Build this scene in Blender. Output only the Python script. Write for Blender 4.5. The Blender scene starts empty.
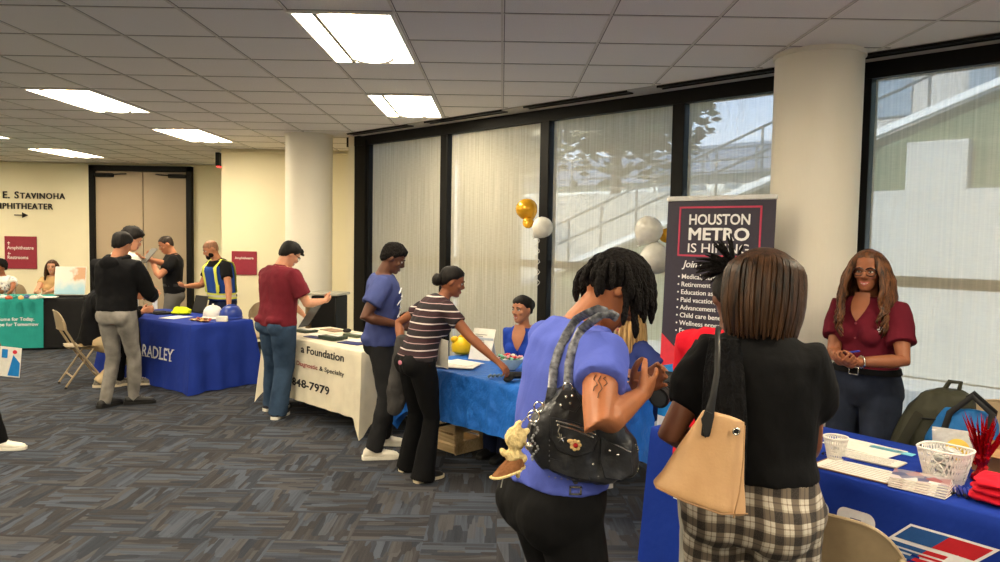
import bpy, math, random
from mathutils import Vector, Matrix, noise
random.seed(7)
PI = math.pi
sc = bpy.context.scene
col = sc.collection
# ------------------------------------------------------------------ camera
FPX = 753.3
YAW, PITCH, ROLL = -0.001485, -0.056517, 0.016988
EYE = Vector((0, 0, 1.72))
def cam_axes():
    cy, sy, cp, sp = math.cos(YAW), math.sin(YAW), math.cos(PITCH), math.sin(PITCH)
    f = Vector((sy*cp, cy*cp, sp)); r = Vector((cy, -sy, 0)); u = r.cross(f)
    cr, sr = math.cos(ROLL), math.sin(ROLL)
    return r*cr + u*sr, u*cr - r*sr, f
CR, CU, CF = cam_axes()
cd = bpy.data.cameras.new('camera'); cam = bpy.data.objects.new('camera', cd); col.objects.link(cam)
cd.sensor_width = 36; cd.lens = FPX/1000*36; cd.clip_start = .05; cd.clip_end = 400
cam.matrix_world = Matrix(((CR.x, CU.x, -CF.x, EYE.x), (CR.y, CU.y, -CF.y, EYE.y), (CR.z, CU.z, -CF.z, EYE.z), (0, 0, 0, 1)))
sc.camera = cam
# ------------------------------------------------------------------ sky, sun, exposure
w = bpy.data.worlds.new('sky'); sc.world = w; w.use_nodes = True
wn, wl = w.node_tree.nodes, w.node_tree.links
bg = wn['Background']; bg.inputs['Strength'].default_value = 2.6
tc = wn.new('ShaderNodeTexCoord'); sx = wn.new('ShaderNodeSeparateXYZ'); rp = wn.new('ShaderNodeValToRGB')
wl.new(tc.outputs['Generated'], sx.inputs[0]); wl.new(sx.outputs['Z'], rp.inputs[0]); wl.new(rp.outputs[0], bg.inputs[0])
rp.color_ramp.elements[0].position = .0; rp.color_ramp.elements[0].color = (.85, .9, 1, 1)
rp.color_ramp.elements[1].position = .45; rp.color_ramp.elements[1].color = (.32, .55, 1, 1)
sd = bpy.data.lights.new('sun', 'SUN'); sun = bpy.data.objects.new('sun', sd); col.objects.link(sun)
sd.energy = 9; sd.angle = .01; sd.color = (1, .95, .86)
sun.rotation_euler = Vector((.75, .55, -.62)).to_track_quat('-Z', 'Y').to_euler()
sc.view_settings.view_transform = 'Standard'; sc.view_settings.look = 'None'
sc.view_settings.gamma = 1; sc.view_settings.use_curve_mapping = False
sc.view_settings.exposure = 0.88
LAMP = 19.0                      # radiance of the ceiling lamps
LAMP_COLOR = (1.0, .86, .62)
# ------------------------------------------------------------------ materials
def lin(c):
    return tuple((v/255/12.92 if v/255 <= .04045 else ((v/255+.055)/1.055)**2.4) for v in c)
class NT:
    def __init__(s, name):
        s.m = bpy.data.materials.new(name); s.m.use_nodes = True
        s.n = s.m.node_tree.nodes; s.l = s.m.node_tree.links
        s.b = s.n['Principled BSDF']; s.out = s.n['Material Output']
        s._tc = None
    def add(s, t, **kw):
        x = s.n.new(t)
        for k, v in kw.items(): setattr(x, k, v)
        return x
    def co(s, kind='Object'):
        if not s._tc: s._tc = s.add('ShaderNodeTexCoord')
        return s._tc.outputs[kind]
    def link(s, a, b): s.l.new(a, b)
    def mapping(s, scale=(1, 1, 1), rot=(0, 0, 0), kind='Object', src=None):
        m = s.add('ShaderNodeMapping'); s.link(src or s.co(kind), m.inputs[0])
        m.inputs['Scale'].default_value = scale; m.inputs['Rotation'].default_value = rot
        return m.outputs[0]
    def noise(s, scale, detail=3, vec=None, rough=.5):
        x = s.add('ShaderNodeTexNoise'); x.inputs['Scale'].default_value = scale; x.inputs['Detail'].default_value = detail
        x.inputs['Roughness'].default_value = rough
        s.link(vec or s.co(), x.inputs['Vector']); return x.outputs['Fac']
    def ramp(s, fac, stops):
        r = s.add('ShaderNodeValToRGB'); s.link(fac, r.inputs[0]); e = r.color_ramp.elements
        while len(e) < len(stops): e.new(.5)
        for q, (p, c) in zip(e, stops): q.position = p; q.color = (*c, 1) if len(c) == 3 else c
        return r.outputs[0]
    def math(s, op, a, b=None):
        x = s.add('ShaderNodeMath', operation=op)
        for i, v in enumerate((a, b)):
            if v is None: continue
            if isinstance(v, (int, float)): x.inputs[i].default_value = v
            else: s.link(v, x.inputs[i])
        return x.outputs[0]
    def mix(s, fac, a, b):
        x = s.add('ShaderNodeMix', data_type='RGBA')
        for i, v in ((0, fac), (6, a), (7, b)):
            if isinstance(v, (int, float)): x.inputs[i].default_value = v
            elif isinstance(v, tuple): x.inputs[i].default_value = (*v, 1) if len(v) == 3 else v
            else: s.link(v, x.inputs[i])
        return x.outputs[2]
    def bump(s, h, strength=.3, dist=.01):
        x = s.add('ShaderNodeBump'); x.inputs['Strength'].default_value = strength; x.inputs['Distance'].default_value = dist
        s.link(h, x.inputs['Height']); s.link(x.outputs[0], s.b.inputs['Normal'])
    def set(s, c=None, r=None, metal=None, spec=None):
        if c is not None:
            if isinstance(c, tuple): s.b.inputs['Base Color'].default_value = (*c, 1)
            else: s.link(c, s.b.inputs['Base Color'])
        if r is not None: s.b.inputs['Roughness'].default_value = r
        if metal is not None: s.b.inputs['Metallic'].default_value = metal
        if spec is not None: s.b.inputs['Specular IOR Level'].default_value = spec
        return s
def plain(name, rgb, r=.6, metal=0, var=.06, vs=30, bump=0, bs=80, spec=.4):
    """solid colour with a little procedural variation"""
    t = NT(name); c = lin(rgb)
    n = t.noise(vs)
    t.set(t.ramp(n, [(.3, tuple(v*(1-var) for v in c)), (.7, tuple(min(1, v*(1+var)) for v in c))]), r, metal, spec)
    if bump: t.bump(t.noise(bs, 4), bump, .01)
    return t.m
def fabric(name, rgb, var=.14, r=.9, wr=.35, ws=9, weave=250, sheen=0, tint=None):
    """cloth: soft mottling, wrinkles and weave in the bump"""
    t = NT(name); c = lin(rgb)
    n = t.noise(6, 4)
    t.set(t.ramp(n, [(.3, tuple(v*(1-var) for v in c)), (.7, tint and lin(tint) or tuple(min(1, v*(1+var)) for v in c))]), r, 0, .2)
    a = t.noise(ws, 3, t.mapping((1, 1, .6)))
    b = t.noise(weave, 1)
    t.bump(t.math('ADD', a, t.math('MULTIPLY', b, .03)), wr, .03)
    if sheen: t.b.inputs['Sheen Weight'].default_value = sheen
    return t.m
def skinmat(name, rgb):
    t = NT(name); c = lin(rgb)
    t.set(t.ramp(t.noise(18, 4), [(.25, tuple(v*.9 for v in c)), (.75, (min(1, c[0]*1.1), c[1]*1.06, c[2]*1.04))]), .5, 0, .35)
    t.b.inputs['Subsurface Weight'].default_value = .08; t.b.inputs['Subsurface Radius'].default_value = (.02, .008, .004)
    t.bump(t.noise(160, 2), .06, .004)
    return t.m
def hairmat(name, dark, light, streak=(70, 70, 5), r=.42):
    t = NT(name)
    n = t.noise(1, 3, t.mapping(streak))
    t.set(t.ramp(n, [(.34, lin(dark)), (.62, lin(light))]), r, 0, .22)
    t.bump(t.noise(1, 2, t.mapping((300, 300, 20))), .4, .004)
    return t.m
def emissive(name, rgb, strength):
    t = NT(name); t.set(rgb, .5)
    t.b.inputs['Emission Color'].default_value = (*rgb, 1); t.b.inputs['Emission Strength'].default_value = strength
    return t.m
# ------------------------------------------------------------------ mesh builder
def axes_from(d):
    d = d.normalized(); a = Vector((0, 0, 1)) if abs(d.z) < .9 else Vector((1, 0, 0))
    x = d.cross(a).normalized(); return x, d.cross(x).normalized()
class MB:
    def __init__(s): s.v = []; s.f = []
    def add(s, vs, fs):
        o = len(s.v); s.v += [Vector(v) for v in vs]; s.f += [tuple(i+o for i in f) for f in fs]
        return s
    def box(s, c, d, rot=None, bev=0):
        hx, hy, hz = d[0]/2, d[1]/2, d[2]/2
        c = Vector(c); R = rot or Matrix.Identity(3)
        if bev <= 0:
            vs = [c + R @ Vector((x*hx, y*hy, z*hz)) for x in (-1, 1) for y in (-1, 1) for z in (-1, 1)]
            return s.add(vs, [(0, 1, 3, 2), (4, 6, 7, 5), (0, 4, 5, 1), (2, 3, 7, 6), (0, 2, 6, 4), (1, 5, 7, 3)])
        b = min(bev, hx*.9, hy*.9, hz*.9); rings = []
        for z, k in ((-hz, b), (-hz+b, 0), (hz-b, 0), (hz, b)):
            ring = []
            for qx, qy in ((1, 1), (-1, 1), (-1, -1), (1, -1)):
                x0, y0 = hx-b, hy-b
                pa, pb = (hx-k, y0) , (x0, hy-k)
                seq = [pa, pb] if qx*qy > 0 else [pb, pa]
                for (x, y) in seq: ring.append(c + R @ Vector((qx*x, qy*y, z)))
            rings.append(ring)
        return s.loft(rings)
    def loft(s, rings, cap0=True, cap1=True, closed=True):
        n = len(rings[0]); vs = [p for r in rings for p in r]; fs = []
        for i in range(len(rings)-1):
            for j in range(n if closed else n-1):
                k = (j+1) % n; fs.append((i*n+j, i*n+k, (i+1)*n+k, (i+1)*n+j))
        if cap0: fs.append(tuple(range(n-1, -1, -1)))
        if cap1: fs.append(tuple((len(rings)-1)*n+j for j in range(n)))
        return s.add(vs, fs)
    def tube(s, pts, rad, n=10, flat=1, side=None, ends=True):
        pts = [Vector(p) for p in pts]
        if isinstance(rad, (int, float)): rad = [rad]*len(pts)
        rings = []; px = side and Vector(side)
        T = []
        for i in range(len(pts)):
            a = pts[max(0, i-1)]; b = pts[min(len(pts)-1, i+1)]; d = b-a
            T.append(d.normalized() if d.length > 1e-9 else Vector((0, 0, 1)))
        if px is None: px, _ = axes_from(T[0])
        cap = lambda p, t, r, sg: [(p - t*sg*r*.0 + t*sg*r*k, q) for k, q in ((.55, .82), (.95, .35))]
        seq = []
        if ends: seq += [(q, T[0], rad[0]*m) for q, m in reversed(cap(pts[0], T[0], rad[0]*flat, -1))]
        seq += list(zip(pts, T, rad))
        if ends: seq += [(q, T[-1], rad[-1]*m) for q, m in cap(pts[-1], T[-1], rad[-1]*flat, 1)]
        for p, t, r in seq:
            x = px - t*px.dot(t)
            if x.length < 1e-6: x, _ = axes_from(t)
            x.normalize(); px = x; y = t.cross(x)
            rings.append([p + (x*math.cos(2*PI*j/n) + y*math.sin(2*PI*j/n)*flat)*r for j in range(n)])
        return s.loft(rings)
    def ell(s, c, r, rot=None, n=14, m=9):
        c = Vector(c); R = rot or Matrix.Identity(3); rings = []
        for i in range(m+1):
            a = PI*(i+.0)/m; a = min(max(a, .06), PI-.06)
            rings.append([c + R @ Vector((r[0]*math.sin(a)*math.cos(2*PI*j/n), r[1]*math.sin(a)*math.sin(2*PI*j/n), -r[2]*math.cos(a))) for j in range(n)])
        return s.loft(rings)
    def disc(s, c, r, h, n=20, axis=None):
        c = Vector(c); a = Vector(axis or (0, 0, 1)); x, y = axes_from(a); a = a.normalized()
        return s.loft([[c + a*q*h + (x*math.cos(2*PI*j/n)+y*math.sin(2*PI*j/n))*r for j in range(n)] for q in (0, 1)])
    def lathe(s, prof, n=24, c=(0, 0, 0), closed_top=True, closed_bot=True):
        c = Vector(c)
        return s.loft([[c + Vector((r*math.cos(2*PI*j/n), r*math.sin(2*PI*j/n), z)) for j in range(n)] for r, z in prof], closed_bot, closed_top)
    def prism(s, poly, z0, z1):
        return s.loft([[Vector((x, y, z)) for x, y in poly] for z in (z0, z1)])
    def slab(s, poly3, nrm):
        n = Vector(nrm); return s.loft([[Vector(p) for p in poly3], [Vector(p)+n for p in poly3]])
    def map(s, fn): s.v = [Vector(fn(p)) for p in s.v]; return s
    def xf(s, M): s.v = [M @ p for p in s.v]; return s
    def mesh(s, name, smooth=True):
        me = bpy.data.meshes.new(name); me.from_pydata([tuple(v) for v in s.v], [], s.f); me.validate(); me.update()
        import bmesh
        bm = bmesh.new(); bm.from_mesh(me); bmesh.ops.recalc_face_normals(bm, faces=bm.faces); bm.to_mesh(me); bm.free()
        if smooth: shade(me, smooth)
        return me
    def build(s, name, mat, parent=None, smooth=True, loc=None, rot=None):
        return link(name, s.mesh(name, smooth), mat, parent, loc, rot)
def shade(me, ang=True):
    for p in me.polygons: p.use_smooth = True
    try: me.set_sharp_from_angle(angle=math.radians(40 if ang is True else ang))
    except Exception: pass
def link(name, me, mat, parent=None, loc=None, rot=None):
    o = bpy.data.objects.new(name, me); col.objects.link(o)
    if mat:
        me.materials.clear(); me.materials.append(mat)
    if parent: o.parent = parent
    if loc: o.location = loc
    if rot is not None: o.rotation_euler = rot if hasattr(rot, '__len__') else (0, 0, rot)
    return o
def tag(o, label=None, cat=None, group=None, kind=None):
    if label: o['label'] = label
    if cat: o['category'] = cat
    if group: o['group'] = group
    if kind: o['kind'] = kind
    return o
def empty(name, loc=(0, 0, 0), rz=0, label=None, cat=None, group=None):
    o = bpy.data.objects.new(name, None); col.objects.link(o); o.location = loc; o.rotation_euler = (0, 0, rz)
    o.empty_display_size = .1
    return tag(o, label, cat, group)
def struct(name, mb, mat, parent=None, smooth=False, loc=None, rot=None):
    o = mb.build(name, mat, parent, smooth, loc, rot)
    if not parent: o['kind'] = 'structure'
    return o
def remesh(mb, voxel, smooth=3, fac=.5, name='tmp', disp=0, dscale=9, dseed=0, dz=.5):
    me = mb.mesh(name, False); o = bpy.data.objects.new(name, me); col.objects.link(o)
    m = o.modifiers.new('r', 'REMESH'); m.mode = 'VOXEL'; m.voxel_size = voxel; m.adaptivity = 0
    if smooth:
        k = o.modifiers.new('s', 'SMOOTH'); k.factor = fac; k.iterations = smooth
    dg = bpy.context.evaluated_depsgraph_get(); dg.update()
    new = bpy.data.meshes.new_from_object(o.evaluated_get(dg))
    bpy.data.objects.remove(o); bpy.data.meshes.remove(me)
    if disp:
        nv = [v.normal.copy() for v in new.vertices]
        off = Vector((dseed*3.1, dseed*1.7, dseed*.9))
        for v, n in zip(new.vertices, nv):
            q = Vector((v.co.x, v.co.y, v.co.z*dz))*dscale + off
            v.co += n*disp*(noise.noise(q) + .5*noise.noise(q*2.3))
    for p in new.polygons: p.use_smooth = True
    new.name = name
    return new
_txt = {}
def text_mb(body, size=1, align='CENTER', bold=0, thick=.001, shear=0, space=1.0, line=1.0):
    """letters as solid meshes in the XZ plane, facing -Y"""
    cu = bpy.data.curves.new('lettering', 'FONT'); cu.body = body; cu.size = size; cu.align_x = align
    cu.offset = bold*size; cu.extrude = thick/2; cu.shear = shear; cu.space_character = space; cu.space_line = line
    cu.resolution_u = 3
    o = bpy.data.objects.new('lettering', cu); col.objects.link(o)
    dg = bpy.context.evaluated_depsgraph_get(); dg.update()
    me = bpy.data.meshes.new_from_object(o.evaluated_get(dg))
    mb = MB(); mb.add([(v.co.x, -v.co.z, v.co.y) for v in me.vertices], [tuple(p.vertices) for p in me.polygons])
    bpy.data.objects.remove(o); bpy.data.curves.remove(cu); bpy.data.meshes.remove(me)
    return mb
def at(px, py, Y):
    """a point of the place at depth Y along the line of sight of a photo pixel"""
    d = CR*((px-500)/FPX) - CU*((py-281)/FPX) + CF
    return EYE + d*(Y/d.y)
def atz(px, py, z):
    d = CR*((px-500)/FPX) - CU*((py-281)/FPX) + CF
    return EYE + d*((z-EYE.z)/d.z)
def copy_tree(o, parent=None):
    c = o.copy(); col.objects.link(c)
    if parent: c.parent = parent
    for ch in list(o.children): copy_tree(ch, c)
    return c
def rotz(a): return Matrix.Rotation(a, 3, 'Z')
def rmat(x=0, y=0, z=0): return Matrix.Rotation(z, 3, 'Z') @ Matrix.Rotation(y, 3, 'Y') @ Matrix.Rotation(x, 3, 'X')
# ================================================================== THE ROOM
CEIL = 2.984
SW = 7.78                                   # the window wall runs along x + y = SW
def wall_frame(): return dict(loc=(SW/2, SW/2, 0), rot=(0, 0, -PI/4))   # local x along the wall, local y outward
def wuv(u, y, z): return Vector((SW/2 + (u+y)/math.sqrt(2), SW/2 + (y-u)/math.sqrt(2), z))
GX, GY, TS = -3.069, 4.315, .61             # ceiling grid origin and tile size
# --- carpet
def carpet_material():
    t = NT('carpet'); co = t.mapping((1, 1, 1))
    vx = t.mapping((.9, 5.2, 1)); vy = t.mapping((5.2, .9, 1))
    fx = t.mapping((2, 60, 1)); fy = t.mapping((60, 2, 1))
    ck = t.add('ShaderNodeTexChecker'); ck.inputs['Scale'].default_value = 2.4; t.link(co, ck.inputs['Vector'])
    ck.inputs['Color1'].default_value = (0, 0, 0, 1); ck.inputs['Color2'].default_value = (1, 1, 1, 1)
    def blocks(vec, sc_):
        v = t.add('ShaderNodeTexVoronoi', distance='CHEBYCHEV'); v.inputs['Scale'].default_value = sc_; t.link(vec, v.inputs['Vector'])
        s = t.add('ShaderNodeSeparateColor'); t.link(v.outputs['Color'], s.inputs[0]); return s.outputs[0], s.outputs[1]
    ax, bx = blocks(vx, 4.2); ay, by = blocks(vy, 4.2)
    big = t.mix(ck.outputs['Fac'], ax, ay); tone = t.mix(ck.outputs['Fac'], bx, by)
    lines = t.mix(ck.outputs['Fac'], t.noise(1, 2, fx), t.noise(1, 2, fy))
    val = t.math('ADD', t.math('MULTIPLY', big, .55), t.math('MULTIPLY', lines, .6))
    val = t.math('ADD', val, t.math('MULTIPLY', t.noise(260, 2), .35))
    c1 = t.ramp(val, [(.40, lin((43, 47, 55))), (.7, lin((55, 59, 68))), (1.05, lin((76, 82, 94)))])
    c2 = t.ramp(val, [(.40, lin((47, 46, 49))), (.7, lin((58, 57, 60))), (1.05, lin((77, 76, 79)))])
    t.set(t.mix(t.ramp(tone, [(.45, (0, 0, 0)), (.6, (1, 1, 1))]), c1, c2), .95, 0, .15)
    t.bump(t.noise(420, 2), .5, .006)
    return t.m
M_carpet = carpet_material()
fl = MB(); fl.add([(-16, -7, 0), (14, -7, 0), (14, -6.1, 0), (-1.5, SW+1.6, 0), (-1.9, 15, 0), (-16, 15, 0)], [(0, 1, 2, 3, 4, 5)])
struct('floor', fl, M_carpet)
# --- paint and ceiling
def paint(name, rgb, r=.75):
    t = NT(name); c = lin(rgb)
    t.set(t.ramp(t.noise(1.3, 4), [(.3, tuple(v*.97 for v in c)), (.7, tuple(min(1, v*1.02) for v in c))]), r, 0, .3)
    t.bump(t.noise(240, 3), .08, .004); return t.m
M_wall = paint('cream_paint', (240, 231, 200)); M_column = paint('column_paint', (240, 234, 219), .5)
def tile_material():
    t = NT('acoustic_tile'); c = lin((242, 238, 235))
    sp = t.noise(190, 3, rough=.7)
    t.set(t.ramp(sp, [(.28, tuple(v*.82 for v in c)), (.5, c), (.75, tuple(min(1, v*1.06) for v in c))]), .95, 0, .1)
    t.bump(sp, .35, .006); return t.m
ce = MB(); ce.prism([(-16, -7), (14, -7), (14, -6.1), (-1.5, SW+1.6), (-1.5, 15), (-16, 15)], CEIL, CEIL+.1)
struct('ceiling', ce, tile_material())
M_grid = plain('grid_metal', (214, 208, 200), .5)
M_gridshadow = plain('tile_edge_shadow', (120, 115, 110), .8)  # dark strips along the grid bars, painted shadow of the tile edges
gb = MB(); gs = MB()
for k in range(-21, 22):
    x = GX + TS*k; y1 = min(14.0, SW-.38-x) if x > -2.0 else 14.0
    if x < 13 and y1 > -6.5:
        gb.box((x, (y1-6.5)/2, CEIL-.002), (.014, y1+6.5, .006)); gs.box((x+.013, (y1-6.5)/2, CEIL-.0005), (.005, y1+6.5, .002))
for k in range(-17, 17):
    y = GY + TS*k; x1 = min(13.0, SW-.38-y) if y < 9.6 else -2.0
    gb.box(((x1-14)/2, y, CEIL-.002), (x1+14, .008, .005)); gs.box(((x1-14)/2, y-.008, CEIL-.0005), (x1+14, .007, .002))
struct('trim_1', gb, M_grid); struct('trim_shadow', gs, M_gridshadow)
# --- walls
def wall(name, poly, z0=0, z1=CEIL, m=None):
    b = MB(); b.prism(poly, z0, z1); return struct(name, b, m or M_wall)
YB = 14.0
wall('wall_back', [(-16, YB), (-2.0, YB), (-2.0, YB+.15), (-16, YB+.15)])
wall('wall_pillar', [(-4.2, 11.3), (-2.0, 11.3), (-2.0, YB), (-4.2, YB)])
wall('wall_return', [(-1.97, 9.66), (-1.90, 9.66), (-1.85, 9.72), (-1.9, 11.4), (-2.0, 11.4)])
wall('wall_left', [(-13.2, -7), (-13, -7), (-13, YB), (-13.2, YB)])
wall('wall_rear', [(-13, -6.6), (14, -6.6), (14, -6.4), (-13, -6.4)])
rv = MB(); rv.box((-2.9, 11.27, 2.93), (2.6, .06, .012)); rv.box((-7.4, YB-.03, 2.95), (11, .06, .012)); struct('trim_3', rv, M_wall)
M_base = plain('black_rubber', (30, 29, 30), .6)
bb = MB(); bb.box((-9.9, YB-.012, .05), (4.6, .024, .1)); bb.box((-4.9, YB-.012, .05), (1.3, .024, .1)); struct('baseboard_back', bb, M_base)
bb = MB(); bb.box((-3.1, 11.288, .05), (2.2, .024, .1)); struct('baseboard_pillar', bb, M_base)
# --- round columns
def column(name, x, y, r):
    b = MB(); b.lathe([(r, 0), (r, CEIL-.03), (r+.012, CEIL-.028), (r+.012, CEIL)], 64, (x, y, 0))
    return struct(name, b, M_column)
q_ = at(815.5, 150, 5.13); column('wall_column_1', q_.x, 5.13, .28)
column('wall_column_2', -2.46, 9.62, .292)
# --- double doors in the back wall
M_black = plain('black_anodised', (14, 13, 13), .5, 0, spec=.18)
M_door = paint('door_laminate', (178, 160, 136), .5)
M_steel = plain('steel', (170, 168, 165), .3, .9)
dl, dr, dt = at(91.5, 200, YB).x, at(193.5, 200, YB).x, 2.94
fr = MB()
for x in (dl+.05, dr-.05): fr.box((x, YB-.04, dt/2), (.1, .12, dt), bev=.006)
fr.box(((dl+dr)/2, YB-.04, dt-.05), (dr-dl, .12, .1), bev=.006)
d1 = struct('door_1', fr, M_black)
mid = (dl+dr)/2 + .03
for x0, x1 in ((dl+.1, mid-.006), (mid+.006, dr-.1)):
    b = MB(); b.box(((x0+x1)/2, YB-.02, 1.42), (x1-x0, .05, 2.82), bev=.005); leaf = b.build('door_leaf', M_door, d1, False)
    c = MB(); c.box(((x0+x1)/2+(.25 if x0 > mid-.1 else -.25), YB-.085, 2.76), (.34, .07, .07), bev=.01)
    c.tube([((x0+x1)/2+(.2 if x0 > mid-.1 else -.2), YB-.13, 2.76), ((x0+x1)/2, YB-.2, 2.77), ((x0+x1)/2-(.15 if x0 > mid-.1 else -.15), YB-.08, 2.79)], .012, 6)
    c.build('door_closer', M_black, leaf)
    h = MB(); hx = mid+(.08 if x0 > mid-.1 else -.08)
    h.tube([(hx, YB-.05, .9), (hx, YB-.1, .92), (hx, YB-.1, 1.28), (hx, YB-.05, 1.3)], .012, 8); h.build('door_handle', M_steel, leaf)
# --- window wall: header, mullions, panes
FR = wall_frame()
MU = [(x-SW/2)*math.sqrt(2) for x in (-.66, .40, 1.45, 2.485)]
MU = [-8.05] + MU + [MU[-1]+1.492*k for k in range(1, 7)]
hd = MB(); hd.box(((MU[0]+MU[-1])/2-.05, .06, 2.925), (MU[-1]-MU[0]+.5, .14, .13)); struct('trim_4', hd, M_black, **FR)
st = MB(); st.box(((MU[0]+MU[-1])/2-.05, .12, .03), (MU[-1]-MU[0]+.4, .3, .06)); struct('trim_5', st, M_black, **FR)
# strip of plaster above the window head, with slot air diffusers
sf = MB(); sf.box(((MU[0]+MU[-1])/2+.1, -.12, CEIL-.004), (MU[-1]-MU[0]+.1, .25, .016)); struct('trim_6', sf, paint('soffit_paint', (186, 182, 176)), **FR)
def glass_material():
    t = NT('tinted_glass'); tr = t.add('ShaderNodeBsdfTransparent'); gl = t.add('ShaderNodeBsdfGlossy'); mx = t.add('ShaderNodeMixShader')
    n = t.noise(.4, 1); t.link(t.ramp(n, [(0, (.86, .9, .9)), (1, (.9, .93, .93))]), tr.inputs[0]); gl.inputs['Roughness'].default_value = .02
    f = t.add('ShaderNodeFresnel'); f.inputs[0].default_value = 1.45
    t.link(f.outputs[0], mx.inputs[0]); t.link(tr.outputs[0], mx.inputs[1]); t.link(gl.outputs[0], mx.inputs[2]); t.link(mx.outputs[0], t.out.inputs[0])
    return t.m
M_glass = glass_material()
def blind_material():
    """open weave screen cloth: part of the light passes straight through"""
    t = NT('screen_cloth'); tr = t.add('ShaderNodeBsdfTransparent'); df = t.add('ShaderNodeBsdfDiffuse'); tl = t.add('ShaderNodeBsdfTranslucent')
    m1 = t.add('ShaderNodeMixShader'); m2 = t.add('ShaderNodeMixShader')
    streak = t.noise(1, 3, t.mapping((55, 1, 1.2))); weave = t.noise(1, 2, t.mapping((14, 1, 160)))
    s = t.math('ADD', t.math('MULTIPLY', streak, .7), t.math('MULTIPLY', weave, .3))
    c = t.ramp(s, [(.3, lin((186, 179, 160))), (.55, lin((202, 196, 176))), (.75, lin((218, 212, 195)))])
    t.link(c, df.inputs[0]); t.link(c, tl.inputs[0]); m1.inputs[0].default_value = .25
    t.link(df.outputs[0], m1.inputs[1]); t.link(tl.outputs[0], m1.inputs[2])
    t.link(t.math('SUBTRACT', .30, t.math('MULTIPLY', s, .22)), m2.inputs[0])
    t.link(m1.outputs[0], m2.inputs[1]); t.link(tr.outputs[0], m2.inputs[2]); t.link(m2.outputs[0], t.out.inputs[0])
    return t.m
M_blind = blind_material(); M_alu = plain('grey_aluminium', (120, 118, 115), .4, .6)
blind_labels = ['pale screen blind in the bay beside the cream wall end by the far round column', 'pale screen blind behind the man in the blue tee, second bay from the wall end',
    'pale screen blind with the gold and white balloons at its edge', 'pale screen blind half hidden by the near round column and the upright banner', 'pale screen blind behind the woman in the burgundy shirt']
for i in range(len(MU)-1):
    u0, u1 = MU[i], MU[i+1]; wm = .36 if i == 0 else .115
    f = MB(); f.box((u0, .06, 1.46), (wm, .13, 2.92), bev=.004)
    if i == 0: f.box((u0+.14, -.01, 1.46), (.03, .06, 2.9))
    f.box(((u0+u1)/2, .14, 1.47), (u1-u0, .05, .075), bev=.004)
    wd = struct('window_%d' % (i+1), f, M_black, **FR)
    g = MB(); g.box(((u0+u1)/2, .15, 1.46), (u1-u0-.1, .012, 2.9)); g.build('pane', M_glass, wd, False)
    a, b = u0+wm/2+.012, u1-.115/2-.012
    B = empty('roller_blind', wuv((a+b)/2, .055, 0), -PI/4, blind_labels[i] if i < 5 else 'pale screen blind drawn down over a window bay far along the glass wall', 'blind', 'screen blinds drawn over the windows')
    c = MB(); n = 8
    c.loft([[Vector(((a-b)/2+(b-a)*k/n, .004*math.sin(k*1.7+i), z)) for k in range(n+1)] for z in (.10, 1.0, 2.0, 2.87)], False, False, False)
    c.build('blind_fabric', M_blind, B)
    c = MB(); c.tube([((a-b)/2, 0, .09), ((b-a)/2, 0, .09)], .014, 8); c.build('hem_bar', M_alu, B)
    c = MB(); c.tube([((a-b)/2, .01, 2.89), ((b-a)/2, .01, 2.89)], .03, 10); c.build('roller_tube', M_alu, B)
# slot diffusers in the ceiling strip
u = MU[0]+.05; k = 0
while u < MU[-1]-1.4:
    q = wuv(u+.62, -.20, CEIL)
    if k < 5 or k > 5:
        s = MB(); s.box((0, 0, -.010), (1.2, .075, .012)); s.box((0, -.042, -.014), (1.2, .008, .018)); s.box((0, .042, -.014), (1.2, .008, .018))
        o = s.build('slot_diffuser', M_black, None, False, q, -PI/4)
        names = ['black slot air diffuser above the first window bay by the wall end', 'black slot air diffuser above the second window bay', 'black slot air diffuser above the balloon bay', 'black slot air diffuser ending at the near round column',
                 'black slot air diffuser running over the near round column', 'black slot air diffuser above the window behind the burgundy shirt', 'black slot air diffuser far along the glass wall']
        tag(o, names[min(k, 6)], 'air diffuser', 'slot diffusers along the window head')
    u += 1.49; k += 1
# --- ceiling lights: recessed two by four foot troffers on a regular grid
M_lampframe = plain('white_enamel', (235, 232, 226), .4)
M_lamp = emissive('lamp_diffuser', LAMP_COLOR, LAMP); M_lamp2 = emissive('lamp_basket', LAMP_COLOR, LAMP*.8)
def troffer(label):
    r = empty('ceiling_light', (0, 0, CEIL), 0, label, 'ceiling light', 'recessed troffers in the ceiling')
    L, W = 1.19, .58
    f = MB()
    for s in (-1, 1):
        f.box((s*(W/2), 0, -.007), (.022, L+.03, .016)); f.box((0, s*(L/2), -.007), (W+.03, .022, .016))
    f.build('frame', M_lampframe, r, False)
    d = MB(); d.add([(-W/2, -L/2, -.006), (W/2, -L/2, -.006), (W/2, L/2, -.006), (-W/2, L/2, -.006)], [(3, 2, 1, 0)]); d.build('diffuser', M_lamp, r, False)
    b = MB(); n = 10
    b.loft([[Vector((.0+.125*math.cos(PI*k/n), y, -.007-.016*math.sin(PI*k/n))) for k in range(n+1)] for y in (-L/2+.02, L/2-.02)], False, False, False)
    b.build('lamp_basket', M_lamp2, r)
    rb = MB(); rb.box((-.148, 0, -.012), (.026, L-.02, .014))
    rb.tube([(-.145+.145*(1-math.cos(PI*k/12)), L/2-.03-.12*(1-math.sin(PI*k/12)) + .0, -.018) for k in range(13)], .011, 5)
    rb.build('baffle', M_alu, r)
    return r
tro = None
spots = [(3, 0, 'biggest ceiling light, over the middle of the carpet'), (3, 4, 'ceiling light nearest the window wall beyond the biggest one'), (-2, 4, 'long ceiling light over the aisle in front of the double doors, nearer of its row'),
         (-2, 8, 'ceiling light before the double doors, farther of its row'), (-7, 12, 'ceiling light close to the wall with the red sign'), (-7, 8, 'ceiling light above the teal table, cut by the photo edge'),
         (-12, 12, 'ceiling light at the far end of the sign wall')]
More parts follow.
